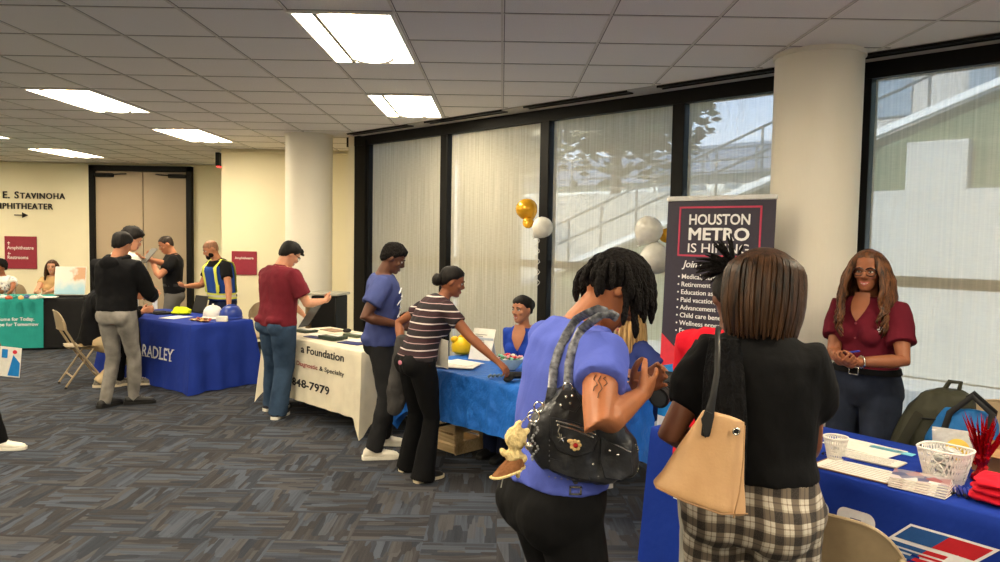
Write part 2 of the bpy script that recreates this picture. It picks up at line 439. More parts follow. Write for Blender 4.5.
for i_, j_, lb in spots + [(i_, j_, 'recessed troffer in the ceiling behind the photographer') for i_ in (-12, -7, -2, 3, 8, 13) for j_ in (-12, -8, -4)] + [(i_, j_, 'recessed troffer in the ceiling beside the photographer') for i_, j_ in ((-12, 0), (-7, 0), (-2, 0), (-12, 4), (-7, 4), (-12, 8))]:
    x, y = GX+TS*(i_+.5), GY+TS*(j_+1)
    if x + y > SW-1: continue
    o = troffer(lb) if tro is None else copy_tree(tro)
    tro = tro or o
    o.location = (x, y, CEIL); o['label'] = lb
# ================================================================== OUTSIDE THE WINDOWS
def wobj(name, mb, mat, label, cat, parent=None, smooth=False):
    o = mb.build(name, mat, parent, smooth, **({} if parent else FR))
    if not parent: tag(o, label, cat)
    return o
M_conc = paint('pale_concrete', (168, 164, 156)); M_lawn = fabric('lawn', (66, 108, 50), .25)
g = MB(); g.box((0, 9, -.2), (60, 17.6, .2)); struct('ground_terrace', g, paint('terrace', (196, 192, 184)), **FR)
g = MB(); g.box((0, 40, 1.4), (120, 45, 2.6)); struct('ground_upper', g, M_lawn, **FR)
w_ = MB(); w_.box((-8, 9.5, 1.42), (30, .5, 2.84)); struct('trim_7', w_, M_conc, **FR)
# grey office block and white house beyond
M_office = paint('grey_cladding', (176, 172, 168)); M_owin = plain('dark_window', (120, 135, 150), .2)
def building(label, u0, u1, y, h, depth, m, nwin, rows, z0=2.6, roof=None):
    b = MB(); b.box(((u0+u1)/2, y+depth/2, z0+h/2), (u1-u0, depth, h)); o = wobj('building', b, m, label, 'building')
    for i in range(nwin):
        for j in range(rows):
            uu = u0+(u1-u0)*(i+.5)/nwin; zz = z0+h*(j+.5)/rows
            q = MB(); q.box((uu, y-.02, zz), ((u1-u0)/nwin*.45, .08, h/rows*.55)); q.build('window', M_owin, o, False)
    if roof:
        q = MB(); q.loft([[Vector((a, y-.4, z0+h)), Vector((a, y+depth+.4, z0+h)), Vector((a, y+depth/2, z0+h+roof))] for a in (u0-.4, u1+.4)]); q.build('roof', plain('grey_shingle', (120, 122, 128)), o, False)
    return o
building('long grey office block outside beyond the last window, seen through its blind', -6.3, 8, 11, 2.8, 8, M_office, 8, 2, 2.6)
building('white house with a grey gable roof outside, seen through the blind by the banner', -16.5, -11, 19, 1.5, 6, paint('white_siding', (225, 225, 225)), 4, 1, 2.6, 1.5)
building('white low building outside beyond the tree, seen through the second blind', -31, -18, 22, 1.6, 6, paint('white_render', (230, 230, 232)), 5, 1, 2.6, 1.6)
# stair with white stringer and railing on the slope
M_white = plain('white_paint', (214, 214, 212), .5)
zs = lambda u: .15 + .365*(u+12.5)
o = MB(); o.slab([(-12.5, 6.0, zs(-12.5)), (-12.5, 6.0, zs(-12.5)+.1), (5, 6.0, zs(5)+.1), (5, 6.0, zs(5))], (0, .15, 0)); sta = wobj('stair', o, M_white, 'white outdoor stair stringer rising past the last window', 'stair')
o = MB()
for k in range(20):
    u = -10.5+k*.8; o.tube([(u, 6.08, zs(u)), (u, 6.08, zs(u)+.95)], .022, 6)
for h in (.55, .95): o.tube([(-10.5, 6.08, zs(-10.5)+h), (5, 6.08, zs(5)+h)], .022, 6)
o.build('railing', M_alu, sta)
o = MB(); o.slab([(-12.5, 6.2, -.1), (-12.5, 6.2, zs(-12.5)), (5, 6.2, zs(5)), (5, 6.2, -.1)], (0, 2.5, 0)); wobj('grass_bank', o, fabric('green_bank', (84, 98, 78), .2), 'green sloping bank under the outdoor stair', 'bank')
o = MB(); o.box((-3.15, 6.1, 1.6), (.75, .22, 3.1)); o.box((0, 5.9, 1.2), (9, .3, 2.55)); wobj('retaining_wall', o, paint('light_concrete', (172, 171, 166)), 'pale stepped retaining wall outside the last window', 'wall')
rl = MB()
for k in range(16): rl.tube([(-20+k*1.25, 9.5, 2.8), (-20+k*1.25, 9.5, 3.75)], .022, 6)
for h in (3.0, 3.25, 3.5, 3.75): rl.tube([(-20, 9.5, h), (-1.2, 9.5, h)], .02, 6)
wobj('railing', rl, M_alu, 'grey outdoor railing along the top of the retaining wall', 'railing')
def tree(label, u, y, z0, h, cr, seed, nleaf):
    R = random.Random(seed); root = empty('tree', wuv(u, y, z0), -PI/4, label, 'tree')
    t = MB(); t.tube([(0, 0, -.3), (.06, 0, h*.2), (-.05, .05, h*.42), (.05, 0, h*.62)], [.16, .13, .1, .06], 9)
    tips = []
    for k in range(9):
        a = k*2.4; z = h*(.28+.05*k); e = Vector((math.cos(a)*cr*.75, math.sin(a)*cr*.75, z+h*.22)); tips.append(e)
        t.tube([(0, 0, z), e*.5+Vector((0, 0, z*.45)), e], [.06, .04, .015], 6)
    t.build('trunk', plain('bark', (70, 60, 52), .9), root)
    f = MB()
    for k in range(nleaf):
        a = R.choice(tips); p = a*R.uniform(.55, 1.15) + Vector((R.gauss(0, .5), R.gauss(0, .5), R.gauss(.25, .5)))*cr*.45
        x, yv = axes_from(Vector((R.gauss(0, 1), R.gauss(0, 1), R.gauss(0, 1)+.01))); L = R.uniform(.13, .24)
        f.add([p-x*L, p+yv*L*.45, p+x*L, p-yv*L*.45], [(0, 1, 2, 3)])
    o = f.build('foliage', fabric('leaf_green', (48, 60, 38), .3), root, False); o['kind'] = 'stuff'
tree('leafy tree outside the balloon bay, in front of the white buildings', -12.1, 10.8, 2.7, 4.6, 2.3, 3, 5200)
tree('thin branching tree outside the second window bay', -16.3, 10.8, 2.4, 4.0, 1.8, 5, 2600)
# ================================================================== SIGNS ON THE WALLS
M_redsign = plain('crimson_sign', (150, 44, 62), .5); M_signtext = plain('white_vinyl', (240, 232, 225), .5)
M_letter = plain('dark_bronze', (38, 32, 30), .4, .5)
def wall_sign(label, x0, x1, z0, z1, Y, lines, size):
    r = empty('wall_sign', ((x0+x1)/2, Y, (z0+z1)/2), 0, label, 'sign')
    b = MB(); b.box((0, -.012, 0), (x1-x0, .02, z1-z0), bev=.004); b.build('sign_panel', M_redsign, r, False)
    for (t, zz) in lines:
        mb = MB()
        if t == '<':
            mb.box((.04, 0, 0), (.055, .002, .011)); mb.box((.026, 0, .012), (.035, .002, .010), rmat(0, -PI/4)); mb.box((.026, 0, -.012), (.035, .002, .010), rmat(0, PI/4))
        elif t == '^':
            mb.box((.03, 0, -.005), (.011, .002, .055)); mb.box((.018, 0, .012), (.035, .002, .010), rmat(0, -PI/4)); mb.box((.042, 0, .012), (.035, .002, .010), rmat(0, PI/4))
        else: mb = text_mb(t, size, 'LEFT', .015)
        mb.map(lambda p: p + Vector((-(x1-x0)/2+.05, -.0235, zz))); mb.build('sign_lettering', M_signtext, r, False)
    return r
a, b = at(5, 236, YB), at(37.5, 269, YB)
wall_sign('crimson square wayfinding sign beneath the dark wall lettering', a.x, b.x, b.z, a.z, YB, [('^', .17), ('Amphitheatre', .06), ('<', -.02), ('Restrooms', -.12)], .088)
a, b = at(232, 251, 11.3), at(257, 275, 11.3)
wall_sign('crimson square sign beside the far round column, behind the blue table', a.x, b.x, b.z, a.z, 11.3, [('Amphitheatre', .06)], .05)
r = empty('wall_lettering', (at(27, 210, YB).x, YB, at(27, 210, YB).z), 0, 'dark raised letters naming the theatre on the cream wall, with an arrow below', 'lettering')
# small capitals: the first letter of each word is taller
def small_caps(parts, x, z, big, small, dx):
    out = MB(); cur = x
    for s_, size in parts:
        if s_[0] == ' ': cur += .07
        m = text_mb(s_, size, 'LEFT', .018, .012, 0, 1.12)
        xs = [p.x for p in m.v]; o_ = min(xs); wd = max(xs)-o_
        out.add([p + Vector((cur-o_, -.012, z)) for p in m.v], m.f); cur += wd + dx
    return out, cur
c0 = r.location
x_end = at(66.5, 190, YB).x
m, e = small_caps([('E', .15), (' E.', .18), ('  S', .18), ('TAVINOHA', .15)], 0, 0, .24, .19, .022)
sc_ = 1.0
m.map(lambda p: Vector((p.x - e + x_end - c0.x, p.y, p.z + at(27, 198.5, YB).z - c0.z))); m.build('lettering', M_letter, r, False)
x_end = at(54.5, 205, YB).x
m, e2 = small_caps([('A', .18), ('MPHITHEATER', .15)], 0, 0, .24, .19, .022)
m.map(lambda p: Vector((p.x - e2 + x_end - c0.x, p.y, p.z + at(27, 209, YB).z - c0.z))); m.build('lettering', M_letter, r, False)
m = MB(); a, b = at(14.5, 215, YB), at(28, 215, YB); zz = a.z - c0.z
m.box(((a.x+b.x)/2-c0.x-.02, -.012, zz), (b.x-a.x-.05, .012, .018)); m.prism([(0, -.05), (0, .05), (.11, 0)], -.006, .006)
m.v[-6:] = [Vector((b.x-c0.x-.1+p.x, -.012+p.z, zz+p.y)) for p in m.v[-6:]]; m.build('arrow', M_letter, r, False)
# exit sign box on the side of the pillar wall
r = empty('exit_sign', (-4.23, 11.36, 2.82), 0, 'small black exit sign box on the edge of the pillar wall, red light below', 'exit sign')
b = MB(); b.box((0, 0, 0), (.055, .3, .2), bev=.006); b.build('housing', M_black, r, False)
b = MB(); b.box((0, -.06, -.105), (.035, .12, .02)); b.build('red_lens', emissive('red_lens', (1, .05, .04), 1.5), r, False)
# ================================================================== TABLES AND CLOTHS
M_tabletop = plain('grey_laminate', (170, 165, 155), .5); M_tan = plain('tan_enamel', (168, 148, 118), .42, .15, spec=.5)
def table(label, c, rz, L=1.83, W=.76):
    r = empty('folding_table', c, rz, label, 'table', None)
    b = MB(); b.box((0, 0, .718), (L, W, .035), bev=.008); b.build('tabletop', M_tabletop, r)
    for sx_ in (-1, 1):
        for sy_ in (-1, 1):
            l = MB(); l.tube([(sx_*(L/2-.25), sy_*(W/2-.1), .71), (sx_*(L/2-.22), sy_*(W/2-.1), .0)], .014, 8, ends=False); l.build('leg', M_black, r)
        l = MB(); l.tube([(sx_*(L/2-.23), -(W/2-.1), .25), (sx_*(L/2-.23), W/2-.1, .25)], .011, 8); l.build('stretcher', M_black, r)
    return r
class Cloth:
    """a cloth over a table top: flat top, rounded edge, skirts that hang with folds"""
    def __init__(s, name, label, mat, c, rz, L, W, zb, flare=.03, amp=.012, freq=9, top=.742, crinkle=0, seed=0, cat='tablecloth', zbf=None, n=260, corner=.06, stiff_front=.25, lo=0):
        s.L, s.W, s.top, s.flare, s.amp, s.freq, s.crinkle, s.seed, s.corner, s.sf = L, W, top, flare, amp, freq, crinkle, seed, corner, stiff_front
        s.root = empty(name, c, rz, label, cat)
        per = 2*(L+W); pts = []
        # perimeter from front-left corner, counter clockwise seen from above: front (y=-W/2), right, back, left
        sides = [(Vector((-L/2, -W/2, 0)), Vector((1, 0, 0)), L, Vector((0, -1, 0)), 'front'), (Vector((L/2, -W/2, 0)), Vector((0, 1, 0)), W, Vector((1, 0, 0)), 'right'),
                 (Vector((L/2, W/2, 0)), Vector((-1, 0, 0)), L, Vector((0, 1, 0)), 'back'), (Vector((-L/2, W/2, 0)), Vector((0, -1, 0)), W, Vector((-1, 0, 0)), 'left')]
        m = MB(); R = []
        for (o, d, ln, nr, nm) in sides:
            k = max(8, int(n*ln/per))
            for i in range(k):
                u = i/k*ln; edge = min(u, ln-u); prev = sides[(sides.index((o, d, ln, nr, nm))-1) % 4][3]; nxt = sides[(sides.index((o, d, ln, nr, nm))+1) % 4][3]
                q = max(0, 1-edge/.10); other = prev if u < ln/2 else nxt
                out = (nr + other*q*q*1.0); out.normalize()
                R.append((o+d*u, out, nm, u, q))
        s.zb = zb if isinstance(zb, dict) else dict(front=zb, right=zb, back=zb, left=zb)
        nz = 16; rings = [[Vector((p.x*.0, p.y*.0, top)) for p, *_ in R], [Vector((p.x*.6, p.y*.6, top)) for p, *_ in R], [Vector((p.x*.97, p.y*.97, top)) for p, *_ in R]]
        for (a, dz) in ((.0, -.003), (.006, -.010)): rings.append([p + o*a + Vector((0, 0, top+dz)) for p, o, *_ in R])
        for j in range(1, nz+1):
            k = j/nz; rr = []
            for p, o, nm, u, q in R:
                z0 = s.zb[nm]
                if q > 0: z0 = max(.006, z0 - q*q*lo)
                z = lerp2(top-.012, z0, k)
                rr.append(p + o*(.008 + s.off(nm, u, (top-z)/top) + q*q*corner*k) + Vector((0, 0, z)))
            rings.append(rr)
        if crinkle:
            for i, rr in enumerate(rings[2:]):
                for p in rr: p += Vector((noise.noise(p*16+Vector((seed, 0, 0))), noise.noise(p*16+Vector((0, seed+9, 0))), noise.noise(p*13)*.5))*crinkle
        m.loft(rings, False, False); s.obj = m.build('cloth', mat, s.root, 70)
    def off(s, nm, u, k):
        a = s.amp*(s.sf if nm == 'front' else 1); sd = s.seed + {'front': 0, 'right': 11, 'back': 23, 'left': 37}[nm]
        return k*(s.flare + a*math.sin(u*s.freq*2*PI/1.2+sd) + a*.7*math.sin(u*s.freq*3.9+sd*2)) + a*.5*noise.noise(Vector((u*6, k*4, sd)))
    def print(s, mb, name, mat, lift=.004):
        """lettering or shapes given in (x from the left corner, any, z), laid on the front skirt"""
        def f(p):
            k = (s.top-p.z)/s.top
            return Vector((p.x-s.L/2, -s.W/2 - .008 - s.off('front', p.x, k) - lift + p.y*.3, p.z))
        mb.map(f); return mb.build(name, mat, s.root, False)
def lerp2(a, b, k): return a+(b-a)*k
def cloth_fabric(name, rgb, r=.75): return fabric(name, rgb, .07, r, .25, 12, 300)
def tc_center(corner, ang, L, W):
    """centre of a table from its front right corner and the direction of its front edge"""
    e = Vector((math.cos(ang), math.sin(ang), 0)); b = Vector((-e.y, e.x, 0)); return Vector(corner) - e*L/2 + b*W/2
R_ = math.radians
# ---- far blue table
LW = (1.83, .76)
c = tc_center((-3.3, 8.0, 0), R_(-36), *LW); TB = c
table('folding table wholly under the royal blue cloth at the hard hats', c, R_(-36))
M_royal = cloth_fabric('royal_blue_cloth', (32, 56, 150))
K = Cloth('tablecloth', 'royal blue floor length tablecloth with white serif lettering under the hard hats', M_royal, c, R_(-36), *LW, .008, flare=.05, amp=.022, freq=5, seed=2, corner=.10)
M_whiteprint = plain('white_print', (232, 232, 238), .7); M_blackprint = plain('black_print', (30, 30, 34), .7); M_redprint = plain('red_print', (150, 32, 50), .7)
def serif_text(body, x0, x1, z0, cap, bold=.01, stroke=.02, ser=True):
    """upright letters fitted between x0 and x1, with slab serifs along cap and base lines"""
    t = text_mb(body, 1, 'LEFT', bold, .004); xs = [p.x for p in t.v]; zs = [p.z for p in t.v]
    kx = (x1-x0)/(max(xs)-min(xs)); kz = cap/.729
    mn = min(xs); t.map(lambda p: Vector((x0+(p.x-mn)*kx, p.y, z0+p.z*kz)))
    return t
def add_serifs(t, spots, z0, cap, w_=.05, h_=.012):
    for x, base, topp in spots:
        if base: t.box((x, -.0005, z0+h_/2), (w_, .004, h_))
        if topp: t.box((x, -.0005, z0+cap-h_/2), (w_, .004, h_))
    return t
t = serif_text('BRADLEY', .80, 1.53, .315, .135)
xs_ = []; add_serifs(t, [(.818, 1, 1), (.925, 1, 1), (.985, 1, 0), (1.03, 1, 0), (1.115, 1, 0), (1.155, 1, 1), (1.265, 1, 1), (1.375, 1, 1), (1.435, 0, 1), (1.525, 0, 1), (1.482, 1, 0)], .315, .135, .045, .01)
K.print(t, 'lettering', M_whiteprint)
# ---- white foundation table
LF = (1.70, .76); c = tc_center((-1.17, 6.33, 0), R_(-45), *LF); TF = c
table('folding table under the white cloth with the phone number', c, R_(-45), *LF)
M_ivory = cloth_fabric('ivory_cloth', (222, 213, 192))
K = Cloth('tablecloth', 'ivory tablecloth printed with a phone number, in front of the far round column', M_ivory, c, R_(-45), *LF, dict(front=.165, right=.12, back=.16, left=.16), flare=.03, amp=.02, freq=6, seed=5, corner=.07, lo=.14)
K.print(serif_text('a Foundation', .738, 1.453, .625, .072, .012), 'lettering', M_blackprint)
K.print(serif_text('Diagnostic', .67, 1.035, .498, .043, .006), 'lettering', M_redprint)
K.print(serif_text('& Specialty', 1.07, 1.47, .498, .043, .006), 'lettering', M_blackprint)
K.print(serif_text('-848-7979', .535, 1.248, .300, .075, .02), 'lettering', M_blackprint)
# ---- crinkled blue table
LB = (1.74, .76)
c = tc_center((.47, 4.62, 0), R_(-45), *LB); TL = c
table('folding table under the crinkled bright blue cover', c, R_(-45), LB[0], LB[1])
M_bluecover = fabric('bright_blue_cover', (36, 104, 196), .12, .55, .6, 26, 90)
K = Cloth('table_cover', 'crinkled bright blue table cover above the wooden crate', M_bluecover, c, R_(-45), *LB, dict(front=.37, right=.22, back=.60, left=.3), flare=.03, amp=.016, freq=7, seed=9, crinkle=.012, corner=.05, lo=.12, stiff_front=1, n=420)
# ---- transit recruiting table, nearest
a0 = R_(-51); e_ = Vector((math.cos(a0), math.sin(a0), 0)); c = Vector((.815, 3.946, 0)) + e_*.915 + Vector((-e_.y, e_.x, 0))*.38; TM = c
table('folding table under the deep blue cloth with the striped emblem', c, a0)
M_deepblue = cloth_fabric('deep_blue_cloth', (20, 52, 150))
K = Cloth('tablecloth', 'deep blue tablecloth with bold white lettering and a striped red and blue emblem, nearest table', M_deepblue, c, a0, *LW, .008, flare=.03, amp=.014, freq=5, seed=4, corner=.02, n=420)
t = MB(); z0, z1, th = .405, .615, .052
def lbar(x0, x1, za, zb): t.box(((x0+x1)/2, 0, (za+zb)/2), (x1-x0, .003, zb-za))
x = .17; lbar(x, x+.05, z0, z1); lbar(x+.065, x+.11, z0, z1); lbar(x+.125, x+.18, z0, z1); lbar(x, x+.18, z1-.045, z1)
x = .37; lbar(x, x+.05, z0, z1); lbar(x, x+.16, z1-.045, z1); lbar(x, x+.15, .485, .53); lbar(x, x+.16, z0, z0+.045)
x = .55; lbar(x+.06, x+.115, z0, z1); lbar(x, x+.175, z1-.05, z1)
def rring(x0, x1, za, zb, th, r, cut=False):
    def rr(x0, x1, za, zb, r):
        o = []
        for cx, cz, s0 in ((x1-r, zb-r, 0), (x0+r, zb-r, 1), (x0+r, za+r, 2), (x1-r, za+r, 3)):
            for q in range(6): ang = (s0+q/5)*PI/2; o.append((cx+r*math.cos(ang), cz+r*math.sin(ang)))
        return o
    A = rr(x0, x1, za, zb, r); tz = th*.66; B_ = rr(x0+th, x1-th, za+tz, zb-tz, .006)
    n_ = len(A); vs = [(x, 0, z) for x, z in A] + [(x, 0, z) for x, z in B_]
    t.add(vs, [(j, (j+1) % n_, n_+(j+1) % n_, n_+j) for j in range(n_)])
rring(.815, .985, .49, z1, .05, .04); lbar(.815, .868, z0, .52); lbar(.935, .985, z0, .50)
rring(1.02, 1.18, z0, z1, .055, .035)
K.print(t, 'lettering', M_whiteprint)
M_embblue = plain('emblem_blue', (30, 82, 148), .7); M_embred = plain('emblem_red', (190, 24, 40), .7)
def para(zt, zb, xl, xr, out=None):
    """a slanted band of the emblem: xl, xr measured along the top edge"""
    o = out or MB(); f = lambda x, z: (x - (.625-z), 0, z); n_ = 8
    for i in range(n_):
        xa, xb = lerp2(xl, xr, i/n_), lerp2(xl, xr, (i+1)/n_); o.add([f(xa, zt), f(xb, zt), f(xb, zb), f(xa, zb)], [(0, 1, 2, 3)])
    return o
XL, XM, XR = 1.323, 1.465, 1.618
K.print(para(.625, .36, XL-.008, XR+.008), 'emblem', M_whiteprint, .003)
bl, rd_ = MB(), MB(); zt = .617
for (z_a, z_b) in ((.617, .556), (.541, .524), (.517, .508), (.500, .485), (.478, .455), (.448, .418), (.411, .37)):
    para(z_a, z_b, XL+.004, XM, bl); para(z_a, z_b, XM, XR-.006, rd_)
K.print(bl, 'emblem_blue_field', M_embblue, .0055); K.print(rd_, 'emblem_red_field', M_embred, .0055)
MC = K
# ---- teal table by the sign wall
c = tc_center((-6.1, 10.95, 0), R_(15), *LW); TT = c
table('folding table under the black cloth with the teal banner', c, R_(15))
M_blackcloth = cloth_fabric('black_cloth', (26, 25, 26))
Cloth('tablecloth', 'black tablecloth beneath the teal table banner by the sign wall', M_blackcloth, c, R_(15), *LW, dict(front=.03, right=.03, back=.6, left=.03), flare=.02, amp=.012, freq=8, seed=12, corner=.05)
M_teal = cloth_fabric('teal_cloth', (40, 150, 142))
K = Cloth('table_banner', 'teal banner cloth with white slogan hanging over the black table', M_teal, c + Vector((math.cos(R_(15)), math.sin(R_(15)), 0))*-.26 + Vector((0, 0, 0)), R_(15), 1.32, .80, dict(front=.035, right=.70, back=.68, left=.70), flare=.035, amp=.012, freq=4, seed=3, top=.749, corner=.0)
t = text_mb('Home for Today.', .068, 'RIGHT', .018, .003); t.map(lambda p: p + Vector((1.215, 0, .43))); K.print(t, 'lettering', M_whiteprint)
t = text_mb('Hope for Tomorrow', .068, 'RIGHT', .018, .003); t.map(lambda p: p + Vector((1.265, 0, .355))); K.print(t, 'lettering', M_whiteprint)
TZ = .7435
# ================================================================== UPRIGHT BANNER
M_ink = plain('banner_ink', (52, 46, 62), .55); M_pink = plain('pink_line', (196, 62, 92), .6); M_bred = plain('banner_red', (216, 48, 66), .55); M_bblue = plain('banner_blue', (28, 130, 208), .55); M_bwhite = plain('banner_white', (244, 243, 242), .55)
bang = math.atan2(4.66-5.15, 1.69-1.1)
B = empty('banner_stand', (1.085, 5.15, 0), bang, 'dark upright pull up banner with white hiring text, in front of the near round column', 'banner')
B.rotation_euler = (R_(-2.5), 0, bang)
BW = .745
b = MB(); b.box((BW/2, .0, .045), (BW+.06, .10, .085), bev=.02); b.build('base', M_alu, B)
for x in (.12, BW-.12):
    f = MB(); f.box((x, 0, .008), (.05, .36, .014), bev=.004); f.build('foot', M_alu, B)
b = MB(); b.tube([(BW/2, .045, .08), (BW/2, .045, 2.01)], .011, 8); b.build('pole', M_alu, B)
b = MB(); b.box((BW/2, .004, 2.012), (BW+.012, .03, .032), bev=.006); b.build('top_rail', M_white, B)
b = MB(); b.box((BW/2, .006, 1.045), (BW, .004, 1.93)); b.build('banner_sheet', M_ink, B, False)
def flat(polys, z=0):
    o = MB()
    for q in polys: o.add([(x, z, y) for x, y in q], [tuple(range(len(q)))])
    return o
flat([[(0, .08), (BW, .08), (BW, .52), (0, .52)]], .0015).build('banner_art', M_bwhite, B, False)
flat([[(0, .52), (BW, .44), (BW, .70), (.30, .94), (0, .86)]], .001).build('banner_art', M_bblue, B, False)
flat([[(0, 1.09), (.22, .90), (.12, .89), (0, .86)], [(.40, .92), (BW, .74), (BW, .98)]], .0005).build('banner_art', M_bred, B, False)
o = MB()
for x, z, wx, wz in ((.374, 1.952, .57, .012), (.374, 1.628, .57, .012), (.095, 1.79, .012, .336), (.653, 1.79, .012, .336)): o.box((x, .0025, z), (wx, .004, wz))
o.build('banner_frame', M_pink, B, False)
def fit(body, x0, x1, z0, cap, bold, **k):
    t = text_mb(body, 1, 'LEFT', 0, .004, **k); v0, f0 = list(t.v), list(t.f)
    for i_, (dx, dz) in enumerate(((bold, 0), (-bold, 0), (0, bold), (0, -bold), (bold*.7, bold*.7), (-bold*.7, bold*.7), (bold*.7, -bold*.7), (-bold*.7, -bold*.7))):
        if bold: t.add([q + Vector((dx, -.0012*(i_+1), dz)) for q in v0], f0)
    xs = [p.x for p in t.v]; m_ = min(xs); kx = (x1-x0)/(max(xs)-m_)
    t.map(lambda p: Vector((x0+(p.x-m_)*kx, .002+p.y*.3, z0+p.z*cap/.729))); return t
for body, x0, x1, z, cap, bold in (('HOUSTON', .165, .585, 1.838, .070, .022), ('METRO', .165, .585, 1.735, .082, .030), ('IS HIRING', .165, .585, 1.650, .064, .004)):
    fit(body, x0, x1, z, cap, bold).build('lettering', M_bwhite, B, False)
t = text_mb('Join our team', .066, 'LEFT', .012, .003, .25); t.map(lambda p: p + Vector((.135, .002, 1.548))); t.build('lettering', M_bwhite, B, False)
t = MB()
for i, ln in enumerate(('Medical, dental, vision', 'Retirement and savings', 'Education assistance', 'Paid vacation, sick leave', 'Advancement opportunities', 'Child care benefits', 'Wellness programs', 'Free METRO transit for', 'employees', 'Bilingual pay')):
    z = 1.470 - .0525*i - (.0 if i < 8 else -.008)
    q = text_mb(ln, .046, 'LEFT', .005, .003); q.map(lambda p: p + Vector((.128, .002, z))); t.add(q.v, q.f)
    if i != 8: t.disc((.108, .0035, z+.014), .006, .003, 8, (0, -1, 0))
t.build('lettering', M_bwhite, B, False)
# ================================================================== FOLDING CHAIRS
def folding_chair():
    r = empty('folding_chair', (0, 0, 0), 0, 'tan metal folding chair', 'chair')
    # sits facing +y
    s = MB(); n = 12
    s.loft([[Vector((x*(1-.06*(q == 0)), .20*q2 + .0, .44 + .012*abs(x)/.2 + dz)) for x in [-.20+.40*k/n for k in range(n+1)]] for q, q2, dz in ((0, -1, 0), (1, -.9, .002), (1, .9, 0), (0, 1.02, -.014), (0, 1.02, -.028), (1, .9, -.016), (1, -.9, -.016), (0, -1, -.016))], False, False, False)
    s.build('seat', M_tan, r)
    def bp(u, v, o=0):
        zt = .20*(1-.62*abs(u)**4.5); zl = .012*abs(u)**6; z = lerp2(zl, zt, v)
        return Vector((u*.232, -.235 - .045*(1-u*u) - .16*z + o, .645 + z))
    b = MB(); nu, nv = 28, 8
    for o in (-.004, .004): b.loft([[bp(-1+2*k/nu, v/nv, o) for k in range(nu+1)] for v in range(nv+1)], False, False, False)
    rim = [bp(-1+2*k/nu, 1) for k in range(nu+1)] + [bp(1, 1-k/4) for k in range(1, 5)] + [bp(1-2*k/nu, 0) for k in range(1, nu+1)] + [bp(-1, k/4) for k in range(1, 5)]
    b.tube(rim, .0075, 7, ends=False); b.build('backrest', M_tan, r)
    for q in (-1, 1):
        l = MB(); l.tube([(q*.216, -.262, .74), (q*.218, -.238, .64), (q*.218, -.12, .42), (q*.215, .16, .02)], .0125, 8); l.build('front_leg', M_tan, r)
        l = MB(); l.tube([(q*.195, .03, .42), (q*.19, -.24, .02)], .011, 8); l.build('rear_leg', M_tan, r)
        for y in (.165, -.243):
            f = MB(); f.tube([(q*(.215 if y > 0 else .19), y-.006, .022), (q*(.215 if y > 0 else .19), y+.006, .0)], .014, 8, ends=False); f.build('foot_cap', M_base, r)
    l = MB(); l.tube([(-.215, .10, .105), (.215, .10, .105)], .009, 8); l.build('stretcher', M_tan, r)
    l = MB(); l.tube([(-.19, -.17, .12), (.19, -.17, .12)], .009, 8); l.build('stretcher', M_tan, r)
    return r
def place(o, x, y, heading, label): o.location = (x, y, 0); o.rotation_euler = (0, 0, R_(heading-90)); o['label'] = label; o['group'] = 'tan metal folding chairs'; return o
CH = folding_chair()
near = place(CH, 1.28, 2.62, 46, 'tan folding chair with dark marks on its back, nearest, at the deep blue table')
ext = []
for x, y, hd, lb in ((-4.66, 8.42, 40, 'tan folding chair with the seated person in black, at the far blue table'), (-3.12, 9.40, 250, 'tan folding chair behind the far blue table beside the hard hats'), (.30, 6.25, 225, 'tan folding chair under the seated woman in the blue blouse'),
                     (1.14, 5.55, 205, 'tan folding chair under the seated blonde woman'), (-7.18, 12.05, 275, 'tan folding chair under the woman with long brown hair at the teal table'), (-7.86, 11.85, 280, 'tan folding chair under the black haired person at the teal table'),
                     (2.72, 3.98, 232, 'tan folding chair under the bags behind the deep blue table')):
    ext.append(place(copy_tree(CH), x, y, hd, lb))
bp_y = lambda u, z: -.235 - .045*(1-u*u) - .16*z
t = text_mb('15', .05, 'CENTER', .01, .001); t2 = text_mb('Z', .05, 'CENTER', .01, .001)
t.add([p + Vector((.0, 0, -.055)) for p in t2.v], t2.f)
t.map(lambda p: Vector((p.x-.07, bp_y((p.x-.07)/.232, .115+p.z*.9) - .012, .76+p.z*.9))); t.build('stencil_mark', M_blackprint, near, False)
# ================================================================== THINGS ON THE FAR BLUE TABLE
def put(o, p, rz=0): o.location = p; o.rotation_euler = (0, 0, rz); return o
M_paper = plain('paper', (235, 231, 222), .7); M_darkplastic = plain('dark_plastic', (26, 26, 28), .5, spec=.25)
def sheet(label, p, w_, h_, rz, m=None, n=1, name='paper_sheet', cat='paper', group=None, dz=0):
    o = MB(); o.box((0, 0, .0012*n+.001), (w_, h_, .0022*n)); return tag(put(o.build(name, m or M_paper, None, False), Vector(p)+Vector((0, 0, dz)), rz), label, cat, group)
def hard_hat(label, p, mat, rz):
    r = empty('hard_hat', p, rz, label, 'hard hat')
    b = MB(); prof = [(.112, .012), (.118, .03), (.117, .06), (.107, .095), (.082, .128), (.045, .146), (.012, .150)]
    rings = [[Vector((q*math.cos(2*PI*j/32)*.92, q*1.13*math.sin(2*PI*j/32), z + (.012 if j in (8, 24) and z > .1 else 0))) for j in range(32)] for q, z in prof]
    b.loft(rings); b.tube([(0, -.125, .04), (0, -.10, .115), (0, -.04, .155), (0, .04, .155), (0, .10, .115), (0, .125, .04)], [.012]*6, 8); b.build('shell', mat, r)
    k = MB(); k.loft([[Vector(((w_*math.cos(2*PI*j/32)), (h_*math.sin(2*PI*j/32) if math.sin(2*PI*j/32) < 0 else f_*math.sin(2*PI*j/32)), z)) for j in range(32)] for w_, h_, f_, z in ((.104, .128, .13, .014), (.118, .142, .185, .006), (.120, .144, .19, .009), (.108, .133, .135, .026))]); k.build('brim', mat, r)
    return r
